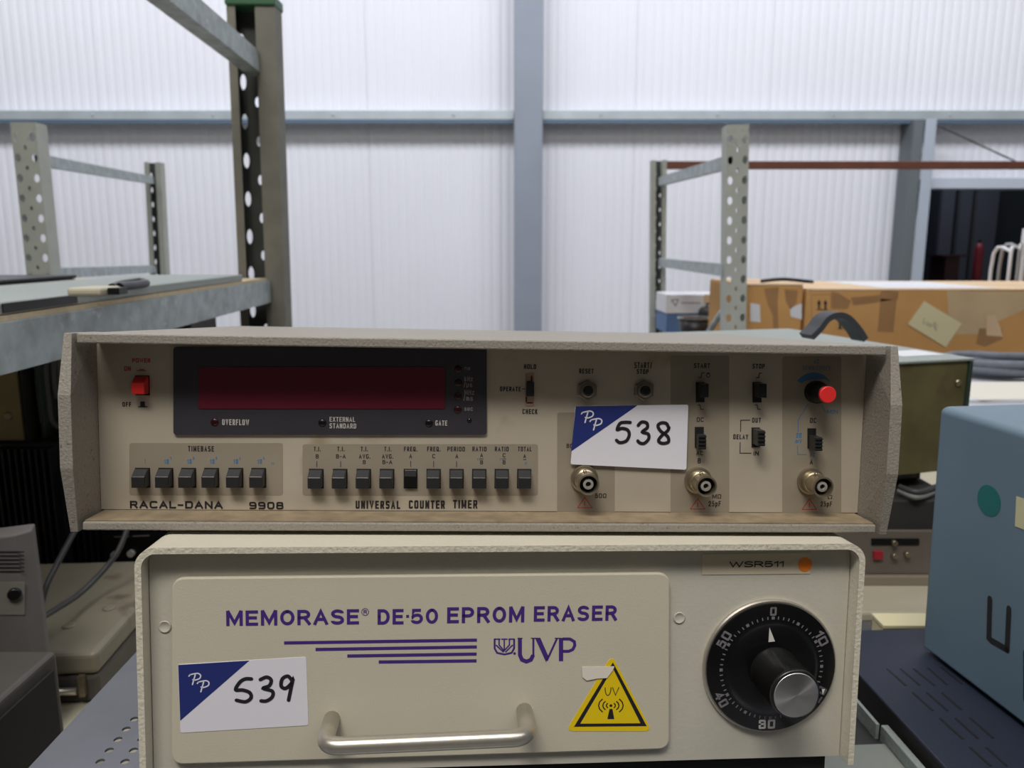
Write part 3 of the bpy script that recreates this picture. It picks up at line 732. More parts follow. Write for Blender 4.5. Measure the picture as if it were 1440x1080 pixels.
link('lettering', prism(B(), SP, pxrect(SP, 197.3, 203.8, 564.5, 572, .0004), 0, .0001), M_ink, ct)
TB('RACAL-DANA', 183, 313.5, 704.3, 715.3, bold=.025); TB('9908', 350.5, 398.7, 705.5, 716.3, bold=.025)
TB('UNIVERSAL', 500.2, 562.8, 704, 715.5, bold=.035); TB('COUNTER', 575, 625.6, 703.5, 715.3, bold=.035); TB('TIMER', 637, 671.3, 703, 715, bold=.035)
def c2(x, y): return 400 + x / 3.789, 460 + y / 3.789
def tb2(s, x0, x1, y0, y1, m=M_ink): a, b = c2(x0, y0); c_, d = c2(x1, y1); TB(s, a, c_, b, d, m)
for s, x0, x1 in (('T.I.', 157, 193), ('T.I.', 282, 320), ('T.I.', 407, 445), ('T.I.', 532, 570), ('FREQ.', 637, 708), ('FREQ.', 760, 832), ('PERIOD', 868, 962), ('RATIO', 1001, 1077), ('RATIO', 1121, 1195), ('TOTAL', 1244, 1317)): tb2(s, x0, x1, 637, 662)
for s, x0, x1, y0, y1 in (('B', 167, 183, 677, 700), ('B-A', 275, 327, 677, 700), ('AVG.', 397, 458, 677, 701), ('B', 418, 433, 708, 730), ('AVG.', 520, 580, 677, 701), ('B-A', 522, 575, 708, 730), ('A', 665, 680, 676, 699), ('C', 788, 803, 676, 699), ('A', 911, 926, 676, 699), ('A', 1043, 1058, 672, 694), ('B', 1043, 1058, 709, 731), ('C', 1163, 1178, 672, 694), ('B', 1163, 1178, 709, 731), ('A', 1273, 1287, 676, 698)): tb2(s, x0, x1, y0, y1)
for x0, x1, y0, y1 in ((1027, 1041, 696, 711), (1149, 1163, 696, 711), (1281, 1293, 716, 732)): tb2('n', x0, x1, y0, y1, M_inkblue)
strokes('lettering', ct, SP, [[c2(x_, 714), c2(x_, 746)] for x_ in (173, 300, 673, 795, 917)] + [[c2(1041, 702), c2(1061, 702)], [c2(1161, 702), c2(1181, 702)], [c2(1272, 706), c2(1289, 706)]], 1.0, M_ink, caps=0)
# right-hand side lettering
def c3(x, y): return 680 + x / 3.6, 460 + y / 3.6
def c4(x, y): return 940 + x / 3.6, 460 + y / 3.6
def tb(c, s, x0, x1, y0, y1, m=M_ink, bold=.02): a, b = c(x0, y0); c_, d = c(x1, y1); TB(s, a, c_, b, d, m, bold)
for a in (('HOLD', 204, 266, 188, 212), ('CHECK', 197, 273, 415, 440), ('OPERATE', 83, 188, 301, 325), ('RESET', 484, 557, 210, 235), ('START/', 763, 852, 178, 208), ('STOP', 775, 835, 213, 237), ('BC', 420, 452, 590, 612), ('50Ω', 564, 622, 842, 865)): tb(c3, *a)
for a in (('START', 128, 210, 183, 207), ('STOP', 425, 487, 186, 210), ('DC', 143, 178, 457, 480), ('AC', 141, 175, 627, 649), ('B', 148, 163, 664, 690), ('MΩ', 222, 267, 846, 868), ('25pF', 203, 265, 880, 908), ('OUT', 423, 468, 459, 483), ('DELAY', 328, 403, 543, 567), ('IN', 430, 457, 628, 650), ('DC', 716, 748, 460, 485), ('A', 715, 731, 670, 695), ('Ω', 806, 829, 850, 870), ('25pF', 770, 828, 882, 908)): tb(c4, *a)
tb(c4, 'AC', 735, 764, 162, 184, M_inkbluedim); tb(c4, 'SENSITIVITY', 678, 820, 196, 218, M_inkbluedim); tb(c4, 'MIN', 803, 857, 418, 438, M_inkblue); tb(c4, '20', 646, 673, 536, 560, M_inkblue); tb(c4, 'mV', 642, 676, 567, 588, M_inkblue); tb(c4, 'AC', 716, 744, 636, 656, M_inkblue)
strokes('lettering', ct, SP, [[c3(195, 313), c3(211, 313)], [c4(150, 255), c4(165, 255)], [c4(165, 257), c4(169, 230)], [c4(167, 231), c4(184, 231)], [c4(148, 394), c4(160, 394)], [c4(159, 393), c4(163, 416)], [c4(162, 416), c4(178, 416)],
    [c4(443, 256), c4(458, 256)], [c4(457, 257), c4(460, 232)], [c4(459, 233), c4(473, 233)], [c4(437, 394), c4(450, 394)], [c4(449, 393), c4(453, 416)], [c4(452, 416), c4(467, 416)],
    [c4(414, 471), c4(366, 471), c4(365, 530)], [c4(363, 582), c4(362, 638), c4(420, 638)]], 1.1, M_ink, caps=0)
strokes('lettering', ct, SP, [[c4(201 + 9 * math.cos(t_ * .7), 245 + 9 * math.sin(t_ * .7)) for t_ in range(10)], [c4(192, 233), c4(210, 233)]], 1.0, M_ink, caps=0)
strokes('lettering', ct, SP, [[c4(706, 390), c4(656, 470), c4(656, 530)], [c4(654, 600), c4(654, 645), c4(700, 646)], [c4(775, 395), c4(795, 430)]], 1.0, M_inkblue, caps=0)
# blue sensitivity wedge
cx, cy = c4(745, 330); k = SP.scale(cx, cy); u0, v0 = SP.uv(cx, cy); up_, dn_ = [], []
for i in range(15):
    t_ = i / 14; a = math.radians(150 - t_ * 112); ro = 31 - 7 * t_; ri = 24 + 1 * t_ - 9 * (1 - abs(2 * t_ - 1)) * 0 - 6 * math.sin(t_ * 3.1)
    up_.append((u0 + ro * k * math.cos(a), v0 + ro * k * math.sin(a))); dn_.append((u0 + ri * k * math.cos(a), v0 + ri * k * math.sin(a)))
link('lettering', prism(B(), SP, up_ + dn_[::-1], .0001, .00016), mat('blue_print', (56, 112, 156), .5), ct, label='printed blue wedge')
def warn(ax, ay, l, r, yb):
    strokes('warning_triangle', ct, SP, [[(ax, ay), (l, yb)], [(l, yb), (r, yb)], [(r, yb), (ax, ay)]], 1.2, M_inkred, caps=6)
    TB('!', ax - .7, ax + .7, ay + 5, yb - 3, M_inkred)
warn(822.3, 699.5, 812.3, 832.8, 714); warn(981.2, 701.5, 970.8, 991.2, 715.8); warn(1138.2, 701.5, 1128, 1148, 716.3)
# slide switches
def slide(c, x0, x1, y0, y1, s0, s1, out, ridges=False, floor_m=M_hole, label=None):
    a, b = c(x0, y0); c_, d = c(x1, y1); o = link('slide_switch', prism(B(), SP, pxrect(SP, a, c_, b, d, 0), .0001, .0004), floor_m, ct, label=label)
    _, e = c(x0, s0); _, f = c(x0, s1); q = pxrect(SP, a + 1, c_ - .6, e, f, 0)
    link('slider', prism(B(), SP, q, .0005, out), M_btn if ridges or floor_m is M_brassy else M_black, o, bevel=.0003)
    if ridges:
        bm = B(); us = [p[0] for p in q]; vs = [p[1] for p in q]
        for i in range(4):
            v_ = min(vs) + (i + .5) * (max(vs) - min(vs)) / 4
            prism(bm, SP, [(min(us) + .0003, v_ - .00035), (max(us) - .0003, v_ - .00035), (max(us) - .0003, v_ + .00035), (min(us) + .0003, v_ + .00035)], out + .0001, out + .0007)
        link('ridges', bm, M_btn, o)
    return o
o = slide(c3, 211, 256, 236, 398, 275, 348, .0032, floor_m=M_brassy, label='three-way slide switch on a pinkish plate')
strokes('switch_mark', o, SP, [[c3(243, 246), c3(243, 276), c3(222, 276)], [c3(216, 352), c3(216, 380)], [c3(218, 383), c3(250, 383)]], 1.8, M_hole, h=.0005, caps=0)
slide(c4, 138, 182, 278, 380, 280, 348, .0085); slide(c4, 425, 470, 278, 381, 280, 350, .0085)
slide(c4, 133, 178, 505, 610, 537, 611, .0055, True); slide(c4, 420, 462, 508, 608, 512, 590, .0085, True); slide(c4, 703, 746, 512, 614, 545, 614, .0085, True)
# hex nut push switches
for i, (hx, hy) in enumerate(((825.3, 548.5), (905, 548.5))):
    M_ = Mp(SP, hx, hy); o = link('reset_button', lathe(B(), [(.0057, .0001), (.0057, .0016), (.0050, .0022)], M_ @ Matrix.Rotation(math.radians(30), 4, 'Z'), 6, smooth=False), M_nickeld, ct, label='hexagonal nickel nut with a round black button')
    sharp(link('collar', lathe(B(), [(.0036, .00221), (.0036, .0036), (.0030, .0040)], M_, 24), M_nickeld, o)); link('plunger', lathe(B(), [(.0027, .0041), (.0027, .0050), (.0018, .0055)], M_, 20), M_black, o)
# BNC sockets
def bnc(px, py):
    M_ = Mp(SP, px, py); o = sharp(link('coaxial_socket', lathe(B(), [(.0073, .0001), (.0073, .0016), (.0066, .0019), (.0058, .0019), (.0058, .0062), (.0052, .0066), (.0052, .0145), (.0055, .0148), (.0055, .0160), (.0046, .0162), (.0045, .0090)], M_, 40), M_nickel, ct, label='round nickel coaxial socket'))
    sharp(link('insulator', lathe(B(), [(.0044, .0091), (.0044, .0093), (.0027, .0094), (.0027, .0150), (.0014, .0152), (.0013, .0120)], M_, 28), M_ptfe, o)); 
    link('bore', lathe(B(), [(.0045, .0094), (.00448, .0098), (.0028, .0098)], M_, 28), M_hole, o)
    link('contact', lathe(B(), [(.00125, .0121), (.00125, .0138)], M_, 12), M_hole, o)
    for s in (90, -90):
        q = M_ @ Matrix.Rotation(math.radians(s + 12), 4, 'Z') @ Matrix.Translation((.0052, 0, .0095)) @ Matrix.Rotation(math.radians(90), 4, 'Y'); link('lug', lathe(B(), [(.0009, .00005), (.0009, .0012)], q, 12), M_nickel, o)
bnc(821.5, 672.5); bnc(981, 675); bnc(1139, 676)
# sensitivity knob
kx, ky = c4(743, 328); M_ = Mp(SP, kx, ky)
o = sharp(link('sensitivity_knob', lathe(B(), [(.0061, .0002), (.0061, .003), (.0056, .0036), (.0045, .0130), (.0043, .0132)], M_, 48, knurl=(.0025, .0125, .00025)), M_blacks, ct, label='small black knob with a red cap'))
link('cap', lathe(B(), [(.0044, .01325), (.0044, .0150), (.0040, .0154)], M_, 40), M_redtip, o)
# auction label 538
SS = Surf(MR, (0, YP - .0016, 0))
def pp_mark(parent, S_, ox, oy, m=M_sticker, sc=1.0, rot=0):
    def g(x_, y_): return (ox + x_ * sc, oy + y_ * sc)
    one = [[(1, 1), (5, 0), (12, -1), (16, 1.5), (15, 6), (9, 8.5), (5, 8)], [(8.5, 1), (6.5, 8), (4.5, 15)], [(-.5, 3), (1, 1)]]
    L_ = [[g(x_, y_) for x_, y_ in l] for l in one] + [[g(x_ + 12, y_ + 10.5) for x_, y_ in l] for l in one]
    strokes('lettering', parent, S_, L_, 1.9, m, h=.0003, smooth=True)
def label_sticker(M_, S_, quad, tri, name, lab, parent, h=.0002):
    q = roundpoly([S_.uv(*p) for p in quad], .0012)
    st = link(name, prism(B(), S_, q, 0, h), M_sticker, parent, label=lab)
    link('printed_corner', prism(B(), S_, roundpoly([S_.uv(*p) for p in tri], .0003, 3), h + .00002, h + .00006), M_navy, st, label='navy blue printed corner')
    return st
st = label_sticker(MR, SS, [(809, 571), (967.8, 569), (965, 660.5), (802.3, 652.8)], [(809.6, 571.2), (896.5, 569.9), (803, 634.8)], 'sticker', 'white sticker with navy corner and handwritten 538', ct)
pp_mark(st, SS, 818, 579, sc=1.0)
strokes('handwriting', st, SS, [[c3(742, 482), c3(715, 481), c3(690, 487), c3(676, 518), c3(700, 512), c3(728, 520), c3(737, 545), c3(722, 575), c3(690, 584), c3(672, 572)],
    [c3(782, 497), c3(800, 480), c3(825, 485), c3(828, 508), c3(803, 530), c3(832, 540), c3(835, 565), c3(812, 588), c3(790, 585), c3(780, 575)],
    [c3(937, 512), c3(925, 488), c3(900, 484), c3(882, 498), c3(895, 525), c3(930, 552), c3(935, 580), c3(905, 588), c3(885, 575), c3(900, 550), c3(930, 525), c3(938, 508)]], 4.6, M_marker, h=.0004, smooth=True)

# ---------------------------------------------------------------- UV eraser box
UW, UH, UT, UD = .3559, .1168, .0030, .255
er = thing('eraser_cabinet', 'cream enamelled box with drawer handle and black dial, beneath the taupe instrument', 'instrument', M=MU)
YQ = .0085
def ushape(x0, x1, z0, z1, r, n=8):
    out = [(x0, z0)]
    for k_ in range(n + 1): a = math.radians(180 - 90 * k_ / n); out.append((x0 + r + r * math.cos(a), z1 - r + r * math.sin(a)))
    for k_ in range(n + 1): a = math.radians(90 - 90 * k_ / n); out.append((x1 - r + r * math.cos(a), z1 - r + r * math.sin(a)))
    out.append((x1, z0)); return out
o_ = ushape(0, UW, -UH, 0, .0095); i_ = ushape(UT, UW - UT, -UH, -UT, .0068)
bm = B()
def vv(lst, y): return [bm.verts.new((a, y, b)) for a, b in lst]
of, ob, if_, ib = vv(o_, .0006), vv(o_, UD), vv(i_, .0006), vv(i_, UD)
for i in range(len(o_) - 1):
    for q in ((of[i], of[i + 1], ob[i + 1], ob[i]), (if_[i], ib[i], ib[i + 1], if_[i + 1]), (ob[i], ob[i + 1], ib[i + 1], ib[i])): bm.faces.new(q)
for a, b, c_, d in ((of[0], ob[0], ib[0], if_[0]), (of[-1], if_[-1], ib[-1], ob[-1])): bm.faces.new((a, b, c_, d))
sharp(link('wrap_cover', bm, M_cream, er), 30)
bm = B(); of, if_, og, ig = vv(o_, 0), vv(i_, 0), vv(o_, .0006), vv(i_, .0006)
for i in range(len(o_) - 1):
    bm.faces.new((of[i], of[i + 1], if_[i + 1], if_[i])); bm.faces.new((of[i], og[i], og[i + 1], of[i + 1])); bm.faces.new((if_[i], if_[i + 1], ig[i + 1], ig[i]))
link('cover_edge', bm, M_creamedge, er, label='rough cut front edge of the cover')
link('front_panel', prism(B(), Surf(MU, (0, YQ + .002, 0)), [(UT + .0004, -UH)] + [(a, b) for a, b in ushape(UT + .0004, UW - UT - .0004, -UH + .001, -UT - .0004, .006)[1:-1]] + [(UW - UT - .0004, -UH)], 0, .002), M_creamp, er)
link('bottom_pan', bx(UT + .0005, UW - UT - .0005, YQ + .0025, UD - .002, -UH, -UH + .002), M_creamp, er)
link('rear_panel', bx(UT + .0005, UW - UT - .0005, UD - .004, UD - .002, -UH + .0025, -UT - .0005), M_creamp, er)
link('shade_slab', bx(.008, UW - .008, .014, .08, -UH - .012, -UH - .0002), M_rubber, er)  # dark slab added to stand for the shade below the panel
def foot(lx, ly, r):
    tp = MU @ Vector((lx, ly, -UH)); hgt = tp.z - ZSH - .0003
    M_ = MU.inverted() @ Matrix.Translation((tp.x, tp.y, ZSH + .0003))
    link('foot', lathe(B(), [(r * .85, 0), (r, .002), (r, hgt * .9), (r, hgt + .0)], M_, 20), M_rubber, er)
for lx in (.03, UW - .03): foot(lx, .05, .009); foot(lx, .235, .009)
SQ = Surf(MU, (0, YQ, 0)); PD = .0032; SD = Surf(MU, (0, YQ - PD, 0))
dr_ = link('drawer_front', prism(B(), SQ, roundpoly([SD.uv(*p) for p in ((942, 806), (241.5, 813), (241, 1075.5), (941.5, 1053.5))][::1], .0062, 8), .0001, PD), M_door, er, bevel=.0007)
# fixing plugs
for px, py in ((232, 881), (955, 868.5)): link('plug', lathe(B(), [(.0030, .0001), (.0030, .0005), (.0026, .0007), (.0024, .0005), (.0001, .0005)], Mp(SQ, px, py), 24), M_creamp, er)
# drawer prints
def TD(s, x0, x1, y0, y1, m=M_purple, bold=.02, **k): return T(dr_, SD, s, x0, x1, y0, y1, m, bold, **k)
TD('MEMORASE', 318.8, 505.5, 857, 879.5, bold=.03); TD('DE', 531, 567.5, 856, 878.5, bold=.03); TD('50', 578, 616, 855.5, 877.5, bold=.03); TD('EPROM', 629, 737.5, 853, 876, bold=.03); TD('ERASER', 751, 867.8, 851.5, 873.5, bold=.03)
strokes('lettering', dr_, SD, [[(513.5 + 4.9 * math.cos(t_ * .5), 860.5 + 4.9 * math.sin(t_ * .5)) for t_ in range(14)]], .9, M_purple, caps=0); TD('R', 511.3, 516, 857.7, 863.2, bold=.02)
strokes('lettering', dr_, SD, [[(571.2, 866.6), (575.2, 866.5)]], 4.0, M_purple, caps=0)
strokes('printed_lines', dr_, SD, [[(399.5, 904), (670.7, 900)], [(443.8, 913.2), (670.5, 909.6)], [(488.5, 922.4), (670.3, 919.6)], [(532.6, 930.8), (670.2, 929.2)]], 4.7, M_purple, caps=0)
def c6(x_, y_): return 540 + x_ / 3.176, 740 + y_ / 3.176
def s6(lines, w_, m=M_purple, parent=dr_, S_=SD, name='lettering', caps=0, smooth=False, h=.0001): return strokes(name, parent, S_, [[c6(*p) for p in l] for l in lines], w_, m, h=h, caps=caps, smooth=smooth)
s6([[(494, 502), (494, 545), (505, 565), (538, 572), (570, 565), (581, 545), (581, 502)]], 2.6)
s6([[(492, 504), (520, 504)], [(556, 504), (583, 504)], [(514, 504), (514, 530), (536, 556), (560, 530), (560, 504)], [(537, 504), (537, 556)], [(524, 504), (552, 504)], [(500, 530), (534, 562)], [(575, 530), (542, 562)]], 1.9)
link('lettering', prism(B(), SD, [SD.uv(*c6(583 + 6 * math.cos(i), 568 + 6 * math.sin(i))) for i in [k_ * math.pi / 5 for k_ in range(10)]], 0, .0001), M_purple, dr_)
def pol(pts, parent=dr_, S_=SD, m=M_purple, h=.0001, name='lettering', h0=0.0): return link(name, prism(B(), S_, [S_.uv(*c6(*p)) for p in pts], h0, h), m, parent)
s6([[(607, 500), (607, 575), (616, 596), (636, 604), (656, 596), (666, 575)]], 5.6); s6([[(667, 580), (667, 500)]], 2.8); s6([[(596, 500), (619, 500)], [(656, 500), (680, 500)]], 1.4)
pol([(674, 498), (698, 498), (734, 580), (724, 608)]); s6([[(727, 600), (773, 500)]], 2.8); s6([[(762, 500), (790, 500)]], 1.4)
pol([(781, 499), (800, 499), (800, 602), (781, 602)]); s6([[(797, 503), (830, 503), (850, 515), (852, 532), (843, 550), (825, 558), (797, 558)]], 4.2)
# handle
def HL(px, py, out): 
    s = Surf(MU, (0, YQ - PD - out, 0)); return s.L(px, py)
hr = .0040; hA, hB = HL(466.5, 1000, 0), HL(727, 997, 0)
oo = .025; cA, cB = HL(455, 1050, oo), HL(744, 1037, oo)
hA = Vector((cA.x, YQ - PD - .0001, cA.z)); hB = Vector((cB.x, YQ - PD - .0001, cB.z))
def corner(p, q, r_, c_, n=6): return None
path = [hA, hA + (cA - hA) * .55]
rad = .0085
def arcpts(a, c_, b, r_, n=8):
    u = (a - c_).normalized(); v = (b - c_).normalized(); s = c_ + u * r_; e = c_ + v * r_
    return [s * (1 - t) ** 2 + c_ * 2 * t * (1 - t) + e * t * t for t in [i / n for i in range(n + 1)]]
path = [hA] + arcpts(hA, cA, cB, rad) + arcpts(cA, cB, hB, rad) + [hB]
link('handle', tube(B(), path, hr, 20), M_alu, dr_, smooth=True, label='silver U-shaped pull handle')
# 539 sticker
def c5(x_, y_): return 180 + x_ / 3.176, 740 + y_ / 3.176
st = label_sticker(MU, SD, [c5(223, 617), c5(796, 583), c5(806, 888), c5(235, 922)], [c5(225, 619), c5(543, 599), c5(234, 868)], 'sticker', 'white sticker with navy corner and handwritten 539', dr_)
pp_mark(st, SD, 266.5, 947.5, sc=.98)
strokes('handwriting', st, SD, [[c5(552, 680), c5(525, 680), c5(500, 695), c5(482, 728), c5(515, 730), c5(545, 742), c5(550, 765), c5(525, 782), c5(485, 775)],
    [c5(592, 683), c5(620, 672), c5(640, 685), c5(632, 710), c5(605, 722), c5(645, 735), c5(645, 760), c5(620, 778), c5(595, 778)],
    [c5(735, 690), c5(715, 668), c5(690, 680), c5(685, 712), c5(705, 722), c5(730, 700), c5(737, 682), c5(728, 725), c5(718, 775)]], 5.2, M_marker, h=.0004, smooth=True)
# warning sticker
tri = [SD.uv(*c6(*p)) for p in ((1018, 575), (812, 915), (1196, 915))]
ws = link('warning_sticker', prism(B(), SD, roundpoly(tri, .0042, 6), 0, .00015), M_yellow, dr_, label='yellow triangular warning sticker marked UV')
def ring_tri(outer, inner):
    bm = B(); o3 = [bm.verts.new(SD.L(*c6(*p), .0002)) for p in outer]; i3 = [bm.verts.new(SD.L(*c6(*p), .0002)) for p in inner]
    for i in range(3): bm.faces.new((o3[i], o3[(i + 1) % 3], i3[(i + 1) % 3], i3[i]))
    return bm
link('black_border', ring_tri([(1022, 607), (848, 895), (1173, 892)], [(1022, 634), (876, 881), (1145, 879)]), M_marker, ws)
a, b = c6(985, 718); c_, d = c6(1050, 757); T(ws, SD, 'UV', a, c_, b, d, M_marker, 0.0, h=.0002)
L_ = []
for r_ in (20, 36, 55):
    for s in (-1, 1): L_.append([(1013 + s * r_ * math.cos(t), 800 + r_ * .72 * math.sin(t)) for t in [math.radians(a_) for a_ in (-48, -24, 0, 24, 48)]])
s6(L_, 1.7, M_marker, ws, h=.0002); pol([(1007, 815), (1020, 815), (1028, 860), (997, 860)], ws, SD, M_marker, .00025, h0=.0002)
pol([(1013 + 7 * math.cos(i * .785), 800 + 6 * math.sin(i * .785)) for i in range(8)], ws, SD, M_marker, .00025, h0=.0002)
pol([(883, 626), (1028, 624), (1022, 640), (995, 676), (950, 678), (905, 687), (886, 672)], dr_, SD, M_tape, .0006, name='tape_scrap', h0=.0004)
# number label
lb = link('number_label', prism(B(), SQ, [SQ.uv(*p) for p in ((987, 779), (1139, 777), (1138.8, 806.5), (986.8, 808))], .0001, .0003), M_paper, er, label='cream paper label reading WSR511')
a, b = 920 + 335 / 3.176, 740 + 155 / 3.176; T(lb, SQ, 'WSR511', a, 920 + 577 / 3.176, b, 740 + 182 / 3.176, M_ink, .005, h=.0004)
link('orange_dot', lathe(B(), [(.0037, .0004), (.0037, .0005)], Mp(SQ, 1131.8, 793.5), 28), M_orange, lb, label='round orange dot sticker')
# dial
dcx, dcy = 1081, 935; M_ = Mp(SQ, dcx, dcy); ks = SQ.scale(dcx, dcy)
dial = thing('timer_dial', '', ''); del dial['label']; del dial['category']; dial.parent = er; dial['label'] = 'black timer dial numbered 0 to 50 in a silver ring'
sharp(link('bezel_ring', lathe(B(), [(93 * ks, .0001), (93 * ks, .0014), (91.5 * ks, .0022), (88 * ks, .0022), (87 * ks, .0012)], M_, 72), M_alu, dial))
RD = 89.3 * ks
sk = sharp(link('dial_plate', lathe(B(), [(RD, .0023), (RD, .0032), (RD - .0006, .0036), (66 * ks, .0036), (62 * ks, .0046), (56 * ks, .0060), (33 * ks, .0066)], M_, 72), M_blacks, dial), 50)
hubr = 33 * ks
sharp(link('knob', lathe(B(), [(hubr, .0067), (hubr * 1.0, .0085), (hubr * .98, .010), (hubr * .98, .0295), (hubr * .98, .030), (hubr * .96, .0312), (hubr * .9, .0316)], M_, 132, knurl=(.0099, .0297, .0006)), M_knob, dial), 60)
M_cap = mat('spun_metal_cap', (196, 196, 198), .3, .95)
nt = M_cap.node_tree; bs = nt.nodes['Principled BSDF']; bs.inputs['Anisotropic'].default_value = .9
tg = nt.nodes.new('ShaderNodeTangent'); tg.direction_type = 'RADIAL'; tg.axis = 'Z'; nt.links.new(tg.outputs[0], bs.inputs['Tangent'])
cap = link('knob_cap', lathe(B(), [(hubr * .88, .0), (hubr * .88, .0004), (hubr * .84, .0006), (.00001, .0006)], None, 64), M_cap, dial, label='spun silver cap'); cap.matrix_basis = M_ @ Matrix.Translation((0, 0, .0317))
SDl = Surf(MU, (0, YQ - .0036, 0))
dc = SDl.uv(0, 0); ctr3 = M_ @ Vector((0, 0, .0036)); ox_, oz_ = ctr3.x, ctr3.z
def dialtxt(s, ang, r_px, rot, m, w_=22, h_=13):
    a = math.radians(ang); link('lettering', text_bm(SDl, s, ox_ + r_px * ks * math.cos(a), oz_ + r_px * ks * math.sin(a), w_ * ks, h_ * ks, .05, .0001, math.radians(rot)), m, dial)
dialtxt('0', 91, 79, 0, M_dialangledim, 9, 12); dialtxt('10', 31, 79, -60, M_dialangledim, 21, 13); dialtxt('20', -29, 79, 60, M_dialangledimmer, 22, 13); dialtxt('30', -92, 79, 0, M_dialwhite, 23, 13); dialtxt('40', -148, 80, -60, M_dialangledim, 22, 13); dialtxt('50', 149, 79, 60, M_dialangledim, 23, 13)
for rng, m in ((range(60), M_dialangledim),):
    bm = B()
    for i in rng:
        a = math.radians(91 + i * 6 ); w_ = (4.2 if i % 5 == 0 else 1.5) * ks; 
        ribbon(bm, [(ox_ + 67.8 * ks * math.cos(a), oz_ + 67.8 * ks * math.sin(a)), (ox_ + 72 * ks * math.cos(a), oz_ + 72 * ks * math.sin(a))], w_, SDl, .0001, 0)
    link('tick_marks', bm, m, dial)
SK = Surf(MU, (0, YQ - .0064, 0)); c3r = M_ @ Vector((0, 0, .0064))
def c7(x_, y_): return 920 + x_ / 3.176, 740 + y_ / 3.176
link('pointer', prism(B(), SK, [SK.uv(*c7(*p)) for p in ((514, 452), (510, 516), (538, 513))], 0, .0004), M_dialwhite, dial)
link('pointer', prism(B(), SDl, [SDl.uv(*c7(*p)) for p in ((762, 727), (748, 728), (752, 752))], 0, .0002), M_dialwhite, dial)

# ---------------------------------------------------------------- right of the stack: navy cabinet and blue box
YB = .60; pbl = at(1297, 909, YB); zN = pbl.z - .004
ndir = (onz(1330, 1080, zN) - onz(1212, 952, zN)); ndir.z = 0; ndir.normalize()          # towards the viewer
nr = onz(1212, 888, zN); nl = onz(1212, 952, zN)
nx = Vector((-ndir.y, ndir.x, 0)); nx = nx if nx.x > 0 else -nx
MN = Matrix((nx, -ndir, Vector((0, 0, 1)))).transposed().to_4x4()
back_left = nl + (-ndir) * ((onz(1300, 887.5, zN).y - nl.y) / (-ndir.y)); MN.translation = back_left
NW, ND, NH = .34, .42, .09
nb = thing('navy_cabinet', 'dark navy metal cabinet with slotted top, under the blue box', 'cabinet', M=Matrix.Translation((0, 0, -NH)) @ MN)
SN = Surf(MN, (0, 0, 0), (1, 0, 0), (0, 1, 0))
top = bx(0, NW, -ND, 0, NH - .003, NH)
link('top', top, M_navybox, nb, bevel=.0012)
link('body', bx(.002, NW - .002, -ND + .002, -.002, .001, NH - .0032), M_darkgear, nb)
def slot(a, b):
    u0, v0 = SN.uv(*a); u1, v1 = SN.uv(*b); d = Vector((u1 - u0, v1 - v0)).normalized() * .0009; n_ = Vector((-d.y, d.x)) * 1.0
    bm = B(); pts = [(u0 + n_.x, v0 + n_.y), (u0 - n_.x, v0 - n_.y), (u1 - n_.x, v1 - n_.y), (u1 + n_.x, v1 + n_.y)]
    prism(bm, Surf(Matrix.Translation((0, 0, 0)) @ MN, (0, 0, NH), (1, 0, 0), (0, 1, 0)), pts, .00005, .0003); link('vent_slot', bm, M_hole, nb)
def c8(x_, y_): return 1180 + x_ / 3.6, 780 + y_ / 3.6
for a, b in (((243, 578), (338, 663)), ((311, 578), (408, 662)), ((378, 578), (485, 665)), ((447, 572), (547, 660)), ((515, 570), (625, 658)), ((372, 698), (476, 792)), ((443, 698), (550, 792)), ((520, 700), (618, 785)), ((510, 828), (628, 936)), ((588, 828), (704, 932)), ((662, 826), (780, 930)), ((662, 976), (770, 1072)), ((745, 976), (850, 1072))): slot(c8(*a), c8(*b))
# blue box: its long side faces left-front
Pb = pbl.copy(); Pt = at(1322, 571, YB)
sd = onz(1440, 1019, Pb.z) - Pb; sd.z = 0; sd.normalize(); sr = Vector((-sd.y, sd.x, 0)); sr = sr if sr.x > 0 else -sr
Mb = Matrix((sr, -sd, Vector((0, 0, 1)))).transposed().to_4x4(); Mb.translation = Pb
BH = Pt.z - Pb.z; lean = (Pt - Pb).dot(sr)
bb = thing('equipment_box', 'large blue-grey enamelled box with a green dot, at the right edge', 'equipment', M=Mb)
BD, BW = .36, .30
bm = B(); r = .006
prof = [(0, 0)] + [(lean + r - r * math.cos(t), BH - r + r * math.sin(t)) for t in [math.radians(15 * i) for i in range(7)]] + [(BW - r + r * math.sin(t), BH - r + r * math.cos(t)) for t in [math.radians(15 * i) for i in range(7)]] + [(BW, 0)]
f0 = [bm.verts.new((a, -BD, b)) for a, b in prof]; f1 = [bm.verts.new((a, 0, b)) for a, b in prof]
bm.faces.new(f0); bm.faces.new(f1[::-1])
for i in range(len(prof)): bm.faces.new((f0[i], f1[i], f1[(i + 1) % len(prof)], f0[(i + 1) % len(prof)]))
sharp(link('case', bm, M_blue, bb, bevel=.002), 30)
for fx in (.03, BW - .03):
    for fy in (-.03, -BD + .03): link('foot', bx(fx - .012, fx + .012, fy - .012, fy + .012, -.0038, -.0002), M_rubber, bb)
SBs = Surf(Mb, (0, 0, 0), (0, -1, 0), (lean, 0, BH))
gx, gy = 1391, 704; gu = SBs.uv(gx, gy); k = SBs.scale(gx, gy); hh = abs(SBs.uv(gx, gy - 10)[1] - SBs.uv(gx, gy + 10)[1]) / 20
link('green_dot', prism(B(), SBs, [(gu[0] + 16 * k * math.cos(i * math.pi / 14), gu[1] + 22 * hh * math.sin(i * math.pi / 14)) for i in range(28)], .0002, .0004), mat('green_sticker', (28, 108, 106), .5), bb, label='round green sticker')
